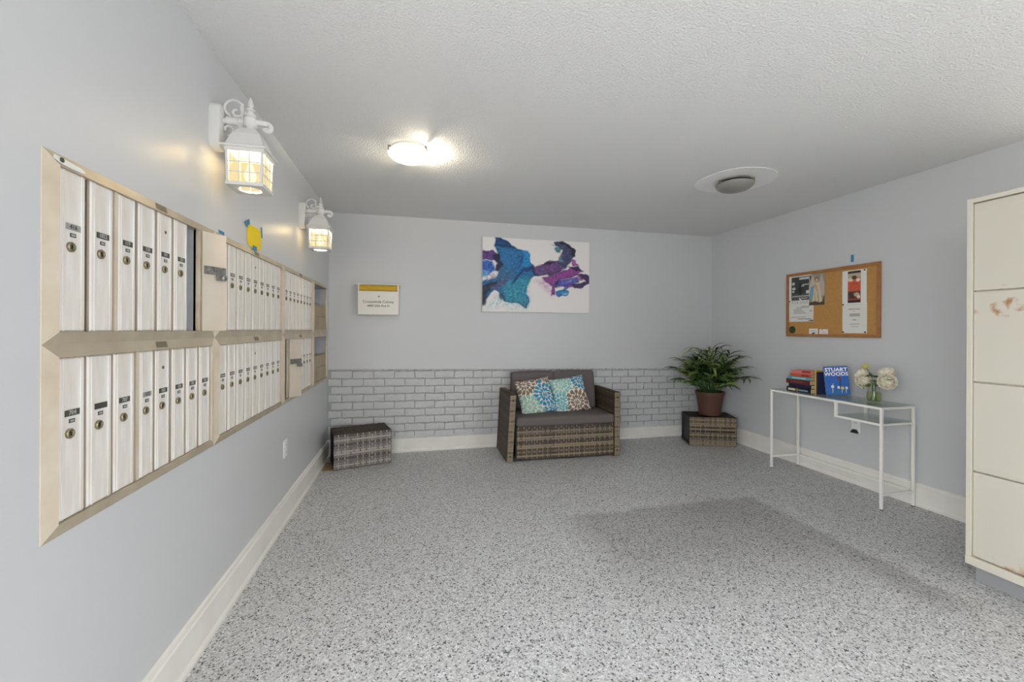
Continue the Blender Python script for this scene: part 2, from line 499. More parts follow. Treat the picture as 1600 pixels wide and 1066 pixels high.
lm.bb(0.002, 0.005, -0.0012, 0.0012, -0.0055, 0.0055, 1)
lock_me = lm.mesh('lock', [M_lock, M_black], smooth=True)
slot_me = MB().bb(0, 0.0012, -0.009, 0.009, -0.0048, 0.0048).bb(0.0012, 0.0016, -0.006, 0.006, -0.0022, 0.0022, 1).mesh('name_slot', [M_plate, M_plate_t])
hole_me = MB().lathe([(0.0055, 0), (0.0055, 0.0006)], 14, T=T_x).mesh('peg_hole', mat('rusty_hole', (92, 66, 48), 0.8))
plain_plate = MB().bb(0, 0.0012, -0.023, 0.023, -0.0075, 0.0075).bb(0.0012, 0.0016, -0.018, 0.018, -0.0035, 0.0035, 1).mesh('number_plate', [M_plate, M_plate_t])
def plate_mesh(txt, pale=False):
    m = MB(); m.bb(0, 0.0012, -0.023, 0.023, -0.0078, 0.0078)
    if txt.strip():
        vs, fs = text_geo(txt, 0.0155, 0.0004, bold=0.0003)
        m.add(on_plane(vs, (0.0013, 0, 0), (0, 1, 0), (0, 0, 1), (1, 0, 0)), fs, 1)
    return m.mesh('number_plate', [M_silverplate if pale else M_plate, M_plate if pale else M_plate_t])

def add_door(root, y1, wd, z0, ht, txt=None, hole=False, pale=False, swing=0.0):
    d = place('door', door_mesh(wd, ht), root, (BT - 0.008, y1, z0), (0, 0, swing))
    if swing:
        d['label'] = 'mailbox door swung open showing its beige inner face'
    zt = ht
    if txt is None: pm = plain_plate
    else: pm = plate_mesh(txt, pale)
    yc = -wd * 0.5 
    place('number_plate', pm, d, (0.009, yc + random.uniform(-0.002, 0.002), zt - 0.137))
    place('name_slot', slot_me, d, (0.009, yc, zt - 0.157))
    place('lock', lock_me, d, (0.009, yc - 0.008, zt - 0.187), (random.uniform(-0.6, 0.6), 0, 0))
    if hole: place('peg_hole', hole_me, d, (0.0092, yc, zt - 0.06))
    if swing:   # lock body and bolt on the inner face
        g = MB(); g.bb(-0.008, 0, -wd + 0.006, -0.006, ht * 0.575, ht * 0.655)
        g.bb(-0.012, -0.008, -wd + 0.012, -wd + 0.06, ht * 0.60, ht * 0.63)
        g.lathe([(0.0045, 0), (0.0045, 0.004)], 10, c=(0, 0, 0), T=Matrix.Translation((-0.012, -wd + 0.018, ht * 0.645)) @ T_x)
        g.lathe([(0.0045, 0), (0.0045, 0.004)], 10, c=(0, 0, 0), T=Matrix.Translation((-0.012, -0.018, ht * 0.585)) @ T_x)
        g.build('bolt_plate', M_chrome, d)
        g = MB(); g.bb(-0.016, -0.002, -wd + 0.010, -wd + 0.045, ht * 0.52, ht * 0.575)
        g.lathe([(0.011, 0), (0.011, 0.012), (0.007, 0.014)], 14, T=Matrix.Translation((-0.016, -wd + 0.028, ht * 0.545)) @ Matrix.Rotation(-PI / 2, 4, 'Y'))
        g.build('lock_cylinder', M_chrome, d, smooth=True)
    return d

def bank(label, y0, y1, z0, z1, cav=None, ends=(0.04, 0.035), trims=(0.028, 0.028), keeper=None):
    """one framed bank; y and z are world metres on the wall, cav = list of open compartments (ya, yb)"""
    root = thing('mailbox_bank', label, 'mailboxes', (XL, y0, z0), 0, 'wall mailbox banks')
    W = y1 - y0; HH = z1 - z0
    lo, hi = ends; bo, to = trims
    of = 0.002; ins = 0.009; fl = 0.010
    # four mitred trims: flange on the wall, bevel rising to the inner edge
    def trim(o1, o2, i1, i2, m):
        mb = MB()
        o1, o2, i1, i2 = map(Vector, (o1, o2, i1, i2))
        f1 = o1.lerp(i1, 0.28); f2 = o2.lerp(i2, 0.28)
        P = lambda v, x: (x, v.x, v.y)
        secA = [P(o1, -0.002), P(o1, of), P(f1, of + 0.002), P(i1, ins), P(i1, -0.012)]
        secB = [P(o2, -0.002), P(o2, of), P(f2, of + 0.002), P(i2, ins), P(i2, -0.012)]
        n = 5; fs = [(i, (i + 1) % n, n + (i + 1) % n, n + i) for i in range(n)] + [tuple(range(n)), tuple(range(2 * n - 1, n - 1, -1))]
        mb.add(secA + secB, fs)
        return mb.build('frame_trim', m, root, fixn=True)
    a, b, c, d = Vector((0, 0)), Vector((W, 0)), Vector((W, HH)), Vector((0, HH))
    ia, ib, ic, id_ = Vector((lo, bo)), Vector((W - hi, bo)), Vector((W - hi, HH - to)), Vector((lo, HH - to))
    trim(a, b, ia, ib, M_frame); trim(c, d, ic, id_, M_frame)
    trim(d, a, id_, ia, M_frame2); trim(b, c, ib, ic, M_frame2)
    if keeper:
        mb = MB(); zc_ = HH - to * 0.45; k_ = keeper - y0
        mb.hexa([(0.0045, k_ - 0.03, zc_ - 0.010), (0.0045, k_ + 0.03, zc_ - 0.010), (0.0045, k_ + 0.03, zc_ + 0.009), (0.0045, k_ - 0.03, zc_ + 0.009)],
                [(0.0092, k_ - 0.03, zc_ - 0.010), (0.0092, k_ + 0.03, zc_ - 0.010), (0.0045, k_ + 0.03, zc_ + 0.009), (0.0045, k_ - 0.03, zc_ + 0.009)])
        mb.build('keeper_plate', M_keeper, root, fixn=True)
    # faceplate with gaps where a compartment stands open
    ya = lo
    mb = MB(); cav = cav or []
    for (p, q) in cav:
        if p - y0 - ya > 0.002: mb.bb(-0.016, -0.008, ya, p - y0, bo, HH - to)
        ya = q - y0
    if W - hi - ya > 0.002: mb.bb(-0.016, -0.008, ya, W - hi, bo, HH - to)
    if mb.v: mb.build('faceplate', M_panel, root)
    for (p, q) in cav:
        p -= y0; q -= y0; z_0, z_1 = bo, HH - to; x0, x1 = -0.15, -0.008
        g = MB(); t = 0.001
        g.bb(x0 - t, x0, p, q, z_0, z_1); g.bb(x0, x1, p - t, p, z_0, z_1); g.bb(x0, x1, q, q + t, z_0, z_1)
        g.bb(x0, x1, p, q, z_0 - t, z_0); g.bb(x0, x1, p, q, z_1, z_1 + t)
        g.build('compartment', M_cavity, root)
    return root

ZT, ZM, ZB = 1.688, 1.2355, 0.777
def zr(row): return (ZM, ZT) if row == 'up' else (ZB, ZM)
def doors_z(row): return ((0.030, ZT - ZM - 0.0275 - 0.030) if row == 'up' else (0.031, ZM - ZB - 0.031 - 0.033))

# bank 1, nearest
z0, z1 = zr('up'); r = bank('nearest upper mailbox bank, one door open beside the yellow note side', 1.171, 2.02, z0, z1, cav=[(1.806, 1.884)], keeper=1.625, ends=(0.04, 0.035), trims=(0.0295, 0.0275))
r['label'] = 'upper mailbox bank nearest the camera with its last door swung open'
dz, dh = doors_z('up')
spec = [(1.216, 1.300, '416', 0, True), (1.317, 1.402, '1022', 0, False), (1.424, 1.500, '119', 0, False), (1.514, 1.600, '124', 0, False), (1.614, 1.697, '101', 1, False), (1.711, 1.798, '121', 0, False)]
for ya, yb, t, hl, pl in spec:
    add_door(r, yb - 1.171, yb - ya, dz, dh, t, bool(hl), pl)
MB().bb(-0.010, 0.003, 1.408 - 1.171, 1.421 - 1.171, dz, dz + dh).build('divider', M_frame2, r)
MB().bb(-0.010, 0.004, 1.884 - 1.171, 1.905 - 1.171, dz, dz + dh).build('divider', M_frame2, r)
add_door(r, 1.893 - 1.171, 0.1, dz, dh, None, swing=math.radians(151)).location.x = 0.012
pts = [(0.022, 0.4365), (0.040, 0.4300), (0.075, 0.4275), (0.105, 0.4290), (0.122, 0.4345), (0.112, 0.4420), (0.085, 0.4440), (0.055, 0.4470), (0.03, 0.4480)]
sm = MB(); sm.add([(0.0105 - (z_ - 0.4265) * 0.34, y_, z_) for y_, z_ in pts], [tuple(range(len(pts)))])
sm.build('paint_smear', mat('smeared_wall_paint', (232, 231, 226), 0.5), r, fixn=True)
MB().lathe([(0.006, 0), (0.006, 0.002), (0.003, 0.003)], 12, T=Matrix.Translation((0.0075, 0.046, 0.4395)) @ T_x).build('screw', M_plate, r)
MB().bb(-0.148, -0.146, 1.83 - 1.171, 1.87 - 1.171, dz + dh - 0.06, dz + dh - 0.03).build('blue_tape', M_bluetape, r)

z0, z1 = zr('lo'); r = bank('lower mailbox bank nearest the camera, three wide doors and five narrow ones', 1.171, 2.02, z0, z1, keeper=1.63, ends=(0.04, 0.035), trims=(0.030, 0.032))
dz, dh = doors_z('lo')
spec = [(1.214, 1.300, '704', 0), (1.309, 1.399, ' ', 0), (1.408, 1.497, '707', 0), (1.521, 1.592, '112', 0), (1.604, 1.685, '103', 1), (1.701, 1.784, '120', 0), (1.797, 1.879, '105', 0), (1.893, 1.979, '106', 0)]
for i, (ya, yb, t, hl) in enumerate(spec):
    add_door(r, yb - 1.171, yb - ya, dz, dh, t, bool(hl), i == 3)
MB().bb(-0.010, 0.003, 1.506 - 1.171, 1.519 - 1.171, dz, dz + dh).build('divider', M_frame2, r)

# bank 2
for row, lab in (('up', 'upper mailbox bank of closed doors just below the yellow note'), ('lo', 'lower mailbox bank with nine closed doors, second from the camera')):
    z0, z1 = zr(row); r = bank(lab, 2.02, 2.97, z0, z1, keeper=2.50, ends=(0.035, 0.035), trims=(0.0295, 0.0275) if row == 'up' else (0.030, 0.032))
    dz, dh = doors_z(row); p = (2.932 - 2.058) / 9
    for i in range(9):
        add_door(r, 2.058 + p * (i + 1) - 0.012 - 2.02, p - 0.012, dz, dh, None, i == 4)
# bank 3
for row, lab in (('up', 'upper mailbox bank under the far wall lantern, eight closed doors'), ('lo', 'lower mailbox bank with a single door open, third from the camera')):
    z0, z1 = zr(row); cav = [(3.008, 3.088)] if row == 'lo' else None
    r = bank(lab, 2.97, 3.80, z0, z1, cav=cav, keeper=3.40, ends=(0.035, 0.035), trims=(0.0295, 0.0275) if row == 'up' else (0.030, 0.032))
    dz, dh = doors_z(row); p = (3.762 - 3.008) / 8
    for i in range(8):
        if row == 'lo' and i == 0:
            MB().bb(-0.010, 0.004, 3.088 - 2.97, 3.102 - 2.97, dz, dz + dh).build('divider', M_frame2, r)
            add_door(r, 3.095 - 2.97, 0.105, dz, dh, None, swing=math.radians(150)).location.x = 0.012
            continue
        add_door(r, 3.008 + p * (i + 1) - 0.012 - 2.97, p - 0.012, dz, dh, None, row == 'up' and i == 5)
# bank 4: two open outgoing trays by the corner
for row, lab in (('up', 'upper open mail tray with a tan front by the back corner'), ('lo', 'lower open mail tray with a tan front by the back corner')):
    z0, z1 = zr(row)
    r = bank(lab, 3.80, 4.412, z0, z1, cav=[(3.835, 4.372)], ends=(0.035, 0.04), trims=(0.0295, 0.0275) if row == 'up' else (0.030, 0.032))
    dz, dh = doors_z(row)
    f = MB(); hgt = dh * (0.56 if row == 'up' else 0.58)
    f.bb(-0.006, 0.0, 0.036, 0.571, dz, dz + hgt * 0.52)
    f.bb(-0.010, -0.004, 0.036, 0.571, dz + hgt * 0.525, dz + hgt)
    f.build('tray_front', M_shelfpanel, r)
    MB().lathe([(0.012, 0), (0.012, 0.002)], 16, T=Matrix.Translation((-0.15, 0.32, dz + dh * 0.8)) @ T_x).build('lock_hole', M_black, r)

# little blue tape on the wall at the open door, wires of caulk left out
tag(MB().bb(XL, XL + 0.001, 2.06, 2.115, 1.690, 1.704).build('tape_strip', M_bluetape), 'small blue tape strip above the nearest open mailbox door', 'tape')

# yellow note
M_yellow = mat('yellow_paper', (246, 214, 20), 0.7)
note = thing('paper_note', 'yellow paper note with scalloped corners taped above the mailboxes', 'note', (XL, 2.475, 1.755))
nn = MB(); pts = []
Wn, Hn = 0.098, 0.058
for i in range(40):
    a = 2 * PI * i / 40
    cx = math.copysign(abs(math.cos(a)) ** 0.45, math.cos(a)) * Wn; cz = math.copysign(abs(math.sin(a)) ** 0.45, math.sin(a)) * Hn
    pts.append((cx, cz))
n = len(pts)
nn.add([(0.0015, y, z) for y, z in pts] + [(0.004 + 0.002 * math.sin(y * 30), y, z) for y, z in pts], [tuple(range(n - 1, -1, -1)), tuple(range(n, 2 * n))] + [(k, (k + 1) % n, n + (k + 1) % n, n + k) for k in range(n)])
nn.build('sheet', M_yellow, note, fixn=True)
def tape(y, z, w, h, ang):
    T = Matrix.Translation((0.0065, y, z)) @ Matrix.Rotation(ang, 4, 'X')
    MB().bb(-0.0005, 0.0005, -w / 2, w / 2, -h / 2, h / 2, T=T).build('tape', M_bluetape, note)
tape(-0.105, 0.055, 0.055, 0.026, 0.5); tape(0.095, 0.05, 0.02, 0.06, 0.15); tape(-0.005, -0.056, 0.055, 0.025, 0.0)

# ------------------------------------------------------------------ wall lanterns
M_white = mat('white_painted_metal', (218, 217, 214), 0.4)
def pane_material():
    m = bpy.data.materials.new('glowing_pane'); m.use_nodes = True; nt = m.node_tree
    nt.nodes.clear(); out = nt.nodes.new('ShaderNodeOutputMaterial')
    tr = nt.nodes.new('ShaderNodeBsdfTransparent'); em = nt.nodes.new('ShaderNodeEmission'); gl = nt.nodes.new('ShaderNodeBsdfGlossy')
    tr.inputs['Color'].default_value = (1, 0.93, 0.74, 1)
    em.inputs['Color'].default_value = (1.0, 0.82, 0.45, 1); em.inputs['Strength'].default_value = 0.46
    mx = nt.nodes.new('ShaderNodeMixShader'); mx.inputs[0].default_value = 0.80
    nt.links.new(tr.outputs[0], mx.inputs[1]); nt.links.new(em.outputs[0], mx.inputs[2])
    nt.links.new(mx.outputs[0], out.inputs['Surface'])
    return m
M_pane = pane_material()
def emission(name, col, st):
    m = bpy.data.materials.new(name); m.use_nodes = True; nt = m.node_tree
    nt.nodes.clear(); out = nt.nodes.new('ShaderNodeOutputMaterial'); em = nt.nodes.new('ShaderNodeEmission')
    em.inputs['Color'].default_value = (*col, 1); em.inputs['Strength'].default_value = st
    nt.links.new(em.outputs[0], out.inputs['Surface']); return m
M_bulb = emission('lamp_bulb', (1.0, 0.86, 0.62), 14)

def spiral(cx, cz, r0, r1, a0, a1, n=22):
    return [(cx + (r0 + (r1 - r0) * i / n) * math.cos(a0 + (a1 - a0) * i / n), 0, cz + (r0 + (r1 - r0) * i / n) * math.sin(a0 + (a1 - a0) * i / n)) for i in range(n + 1)]

lantern_parts = {}
def lantern(label, y):
    root = thing('wall_lantern', label, 'lamp', (XL, y, 0), 0, 'white coach lanterns on the mailbox wall')
    AX = 0.141
    first = not lantern_parts
    def part(key, fn, mats, smooth=True, name=None, parent=root):
        nm = name or key
        if key not in lantern_parts:
            m = MB(); fn(m); lantern_parts[key] = m.mesh(nm, mats, smooth)
        return place(nm, lantern_parts[key], parent)
    def bp(m):   # rounded oblong back plate
        n = 24; pr = []
        for i in range(n):
            a = 2 * PI * i / n
            yy = 0.042 * math.copysign(abs(math.cos(a)) ** 0.6, math.cos(a)); zz = 2.122 + 0.098 * math.copysign(abs(math.sin(a)) ** 0.55, math.sin(a))
            pr.append((yy, zz))
        lay = [(0.0, 1.0), (0.026, 1.0), (0.036, 0.9), (0.04, 0.7)]
        vs = [(x, yy * k, 2.122 + (zz - 2.122) * (1 - (1 - k) * 0.5)) for x, k in lay for yy, zz in pr]
        fs = [(i * n + k, i * n + (k + 1) % n, (i + 1) * n + (k + 1) % n, (i + 1) * n + k) for i in range(3) for k in range(n)]
        fs += [tuple(range(n - 1, -1, -1)), tuple(3 * n + k for k in range(n))]
        m.add(vs, fs)
    part('backplate', bp, M_white)
    def arm(m):
        m.tube([(0.03, 0, 2.155), (0.10, 0, 2.158), (0.17, 0, 2.160), (0.20, 0, 2.158)] + spiral(0.205, 2.140, 0.019, 0.010, PI / 2, -PI * 0.9, 18), [0.0125] * 4 + [0.0105] * 19, 12)
        m.lathe([(0.018, -0.022), (0.018, -0.012), (0.015, 0.0), (0.018, 0.012), (0.018, 0.022)], 14, T=Matrix.Translation((0.075, 0, 2.156)) @ T_x)
    part('arm', arm, M_white)
    def scr(m):
        # upper scroll
        m.tube(spiral(0.078, 2.212, 0.036, 0.034, -PI * 0.62, -PI * 1.95, 22) + spiral(0.088, 2.197, 0.023, 0.008, 0.1, -PI * 1.6, 18)[2:], 0.0048, 7)
        m.tube([(0.112, 0, 2.166), (0.110, 0, 2.19), (0.104, 0, 2.215), (0.112, 0, 2.235)], [0.006, 0.005, 0.004, 0.006], 7)
        m.tube([(0.112, 0, 2.168)] + spiral(0.122, 2.186, 0.016, 0.006, -PI * 0.6, PI * 1.0, 14), 0.0055, 7)
        # lower bracket
        m.tube([(0.035, 0, 2.06), (0.055, 0, 2.052), (0.078, 0, 2.064), (0.092, 0, 2.088), (0.098, 0, 2.115), (0.105, 0, 2.145)], 0.0055, 7)
        m.tube(spiral(0.055, 2.118, 0.026, 0.008, -PI * 0.5, PI * 1.2, 18), 0.005, 7)
        m.tube(spiral(0.115, 2.128, 0.02, 0.006, PI * 0.9, -PI * 0.9, 14), 0.005, 7)
    part('scrollwork', scr, M_white)
    def fin(m):
        m.lathe([(0.030, 2.118), (0.020, 2.124), (0.020, 2.132), (0.027, 2.140), (0.027, 2.172), (0.018, 2.178), (0.024, 2.184), (0.024, 2.189), (0.013, 2.194), (0.012, 2.203), (0.018, 2.208), (0.018, 2.213), (0.009, 2.218), (0.008, 2.224), (0.013, 2.229), (0.010, 2.245), (0.002, 2.268)], 16, c=(AX, 0, 0))
    part('finial', fin, M_white)
    q = math.sqrt(2)
    def roof(m):
        m.lathe([(0.028 * q, 2.122), (0.036 * q, 2.112), (0.050 * q, 2.092), (0.062 * q, 2.062), (0.070 * q, 2.038), (0.084 * q, 2.030), (0.084 * q, 2.023), (0.068 * q, 2.023)], 4, c=(AX, 0, 0), rot0=PI / 4)
    part('roof', roof, M_white, False)
    ht, hb, wt, wb_ = 2.023, 1.868, 0.070, 0.066
    def frame(m):
        def pt(sx, sy, z, k=0.0):
            wd = wb_ + (wt - wb_) * (z - hb) / (ht - hb) - k
            return (AX + sx * wd, sy * wd, z)
        for sx in (-1, 1):
            for sy in (-1, 1):
                a = [pt(sx, sy, hb), pt(sx, sy, hb)]
                e = 0.009
                def quad(z):
                    X, Y, _ = pt(sx, sy, z)
                    return [(X, Y, z), (X - sx * e, Y, z), (X - sx * e, Y - sy * e, z), (X, Y - sy * e, z)]
                m.hexa(quad(hb), quad(ht))
        for z, hh in ((ht - 0.008, 0.016), (hb + 0.007, 0.014)):
            wd = wb_ + (wt - wb_) * (z - hb) / (ht - hb)
            for s in (-1, 1):
                m.bb(AX - wd, AX + wd, s * wd - 0.004, s * wd + 0.004, z - hh / 2, z + hh / 2)
                m.bb(AX + s * wd - 0.004, AX + s * wd + 0.004, -wd, wd, z - hh / 2, z + hh / 2)
        # bottom plate with a round hole
        n = 24; ro = 0.045; vs = []; 
        sq = [(max(-1, min(1, 1.5 * math.cos(2 * PI * k / n))) * wb_, max(-1, min(1, 1.5 * math.sin(2 * PI * k / n))) * wb_) for k in range(n)]
        for k in range(n): vs.append((AX + ro * math.cos(2 * PI * k / n), ro * math.sin(2 * PI * k / n), hb))
        for x, yv in sq: vs.append((AX + x, yv, hb))
        m.add(vs, [(k, (k + 1) % n, n + (k + 1) % n, n + k) for k in range(n)])
    part('lantern_frame', frame, M_white, False)
    def munt(m):
        for s in (-1, 1):
            for f in (1 / 3, 2 / 3):
                z = hb + 0.014 + (ht - hb - 0.03) * f; wd = wb_ + (wt - wb_) * (z - hb) / (ht - hb) - 0.002
                m.bb(AX - wd, AX + wd, s * wd - 0.002, s * wd + 0.002, z - 0.002, z + 0.002)
                m.bb(AX + s * wd - 0.002, AX + s * wd + 0.002, -wd, wd, z - 0.002, z + 0.002)
                x = -0.059 + 0.118 * f
                m.bb(AX + x - 0.002, AX + x + 0.002, s * (wd) - 0.003, s * (wd) + 0.002, hb + 0.01, ht - 0.01)
                m.bb(AX + s * wd - 0.003, AX + s * wd + 0.002, x - 0.002, x + 0.002, hb + 0.01, ht - 0.01)
    part('glazing_bars', munt, M_white, False)
    if 'pane' not in lantern_parts:
        m = MB(); m.bb(-0.0185, 0.0185, -0.0006, 0.0006, -0.0205, 0.0205); lantern_parts['pane'] = m.mesh('pane', M_pane)
    gz = hb + 0.014; gh = (ht - hb - 0.03) / 3; gw = 0.118 / 3
    for side in range(4):
        for i in range(3):
            for j in range(3):
                z = gz + gh * (j + 0.5); u = -0.059 + gw * (i + 0.5)
                wd = wb_ + (wt - wb_) * (z - hb) / (ht - hb) - 0.005
                if side == 0: loc, rz = (AX + u, -wd, z), 0
                elif side == 1: loc, rz = (AX + wd, u, z), PI / 2
                elif side == 2: loc, rz = (AX + u, wd, z), 0
                else: loc, rz = (AX - wd, u, z), PI / 2
                place('pane', lantern_parts['pane'], root, loc, (0, 0, rz))
    def bulb(m):
        m.lathe([(0.004, -0.034), (0.016, -0.028), (0.022, -0.014), (0.022, 0.0), (0.014, 0.02), (0.011, 0.04)], 14, c=(AX, 0, 1.935))
    part('bulb', bulb, M_bulb)
    ld = bpy.data.lights.new('lantern_light', 'POINT'); ld.energy = 8.0; ld.color = (1.0, 0.84, 0.60); ld.shadow_soft_size = 0.03
    lo_ = bpy.data.objects.new('lantern_light', ld); C.objects.link(lo_); lo_.parent = root; lo_.location = (AX, 0, 1.995)
    return root
lantern('white scroll-arm lantern nearest the camera, lit, above the mailboxes', 2.006)
lantern('lit white scroll-arm lantern farther along the wall, near the back corner', 3.40)

# ------------------------------------------------------------------ ceiling lamps
M_domelit = bpy.data.materials.new('lit_glass_dome'); M_domelit.use_nodes = True
nt = M_domelit.node_tree; nt.nodes.clear()
out = nt.nodes.new('ShaderNodeOutputMaterial'); em = nt.nodes.new('ShaderNodeEmission'); tr = nt.nodes.new('ShaderNodeBsdfTransparent')
em.inputs['Color'].default_value = (1.0, 0.92, 0.70, 1); em.inputs['Strength'].default_value = 1.15
mx = nt.nodes.new('ShaderNodeMixShader'); mx.inputs[0].default_value = 0.85
nt.links.new(tr.outputs[0], mx.inputs[1]); nt.links.new(em.outputs[0], mx.inputs[2]); nt.links.new(mx.outputs[0], out.inputs['Surface'])
M_domeoff = mat('unlit_frosted_glass', (150, 149, 144), 0.3, var=(5, 0.2, (138, 137, 131)))
M_nickel = mat('brushed_nickel', (150, 146, 138), 0.35, 0.8)
def dome_lamp(label, x, y, lit):
    root = thing('ceiling_lamp', label, 'lamp', (x, y, H), 0, 'round ceiling lamps')
    MB().lathe([(0.115, -0.012), (0.115, 0.0)], 32).build('mount', M_white if lit else M_nickel, root, smooth=True)
    R = 0.135
    pr = [(R, -0.030), (R + 0.002, -0.034)] + [(R * math.cos(a), -0.034 - 0.055 * math.sin(a)) for a in (PI / 2 * k / 8 for k in range(1, 9))]
    pr[-1] = (0.001, pr[-1][1])
    MB().lathe(pr, 40, cap=False).build('glass_dome', M_domelit if lit else M_domeoff, root, smooth=True)
    for k in range(3):
        a = 2 * PI * k / 3 - PI / 2 + (0.9 if lit else 0.5)
        T = Matrix.Rotation(a, 4, 'Z')
        MB().bb(R - 0.012, R + 0.006, -0.006, 0.006, -0.040, -0.010, T=T).build('clip', M_nickel, root)
    if lit:
        MB().lathe([(0.004, -0.03), (0.022, -0.02), (0.028, 0), (0.022, 0.02), (0.004, 0.03)], 16, T=Matrix.Translation((0.045, -0.02, -0.036)) @ T_x).build('bulb', M_bulb, root, smooth=True)
        ld = bpy.data.lights.new('ceiling_lamp_light', 'POINT'); ld.energy = 14.0; ld.color = (1.0, 0.88, 0.66); ld.shadow_soft_size = 0.03
        lo_ = bpy.data.objects.new('ceiling_lamp_light', ld); C.objects.link(lo_); lo_.parent = root; lo_.location = (0.07, 0.0, -0.030)
    return root
dome_lamp('lit frosted glass dome lamp on the ceiling above the mailboxes side', -0.028, 2.78, True)['label'] = 'glowing glass dome lamp on the ceiling, the lit one'
dome_lamp('unlit grey glass dome lamp on a smooth round ceiling patch', 2.425, 2.765, False)

# ------------------------------------------------------------------ back wall: drop box and painting
M_cream = mat('cream_enamel', (235, 231, 222), 0.35)
M_gold = mat('polished_brass', (236, 196, 74), 0.25, 0.45)
M_ink = mat('black_lettering', (30, 30, 32), 0.6)
db = thing('letter_drop_box', 'white metal letter box with brass slot and black lettering on the back wall', 'letter box', (-0.340, YB, 1.417))
D = 0.115
m = MB()
m.bb(-0.195, 0.195, -D + 0.012, 0, 0, 0.30)
m.bb(-0.195, 0.195, -D, -D + 0.012, 0.0, 0.235)
m.build('body', M_cream, db, bevel=0.003)
MB().bb(-0.195, -0.182, -D, -D + 0.012, 0.235, 0.30).bb(0.182, 0.195, -D, -D + 0.012, 0.235, 0.30).build('cheek', M_cream, db)
MB().hexa([(-0.217, -D - 0.012, 0.298), (0.217, -D - 0.012, 0.298), (0.217, 0, 0.312), (-0.217, 0, 0.312)],
          [(-0.217, -D - 0.012, 0.306), (0.217, -D - 0.012, 0.306), (0.217, 0, 0.320), (-0.217, 0, 0.320)]).build('lid', M_cream, db)
g = MB()
pr = [(-D + 0.011, 0.298), (-D + 0.002, 0.285), (-D - 0.003, 0.268), (-D + 0.004, 0.254), (-D - 0.004, 0.243), (-D + 0.004, 0.238), (-D + 0.011, 0.238)]
g.add([(-0.182, a, b) for a, b in pr] + [(0.182, a, b) for a, b in pr], [(i, i + 1, 7 + i + 1, 7 + i) for i in range(6)])
g.build('slot_flap', M_gold, db, smooth=True, fixn=True)
MB().lathe([(0.009, 0), (0.009, 0.004), (0.006, 0.005)], 14, T=Matrix.Translation((0.005, -D, 0.182)) @ Matrix.Rotation(PI / 2, 4, 'X')).build('lock', M_nickel, db, smooth=True)
t = MB()
for body, sz, z in (('Crosswinds Colony', 0.037, 0.128), ('6800 20th Ave N', 0.030, 0.088)):
    vs, fs = text_geo(body, sz, 0.0003, bold=0.0002)
    t.add(on_plane(vs, (0.0, -D - 0.0006, z), (1, 0, 0), (0, 0, 1), (0, -1, 0)), fs)
t.build('lettering', M_ink, db)

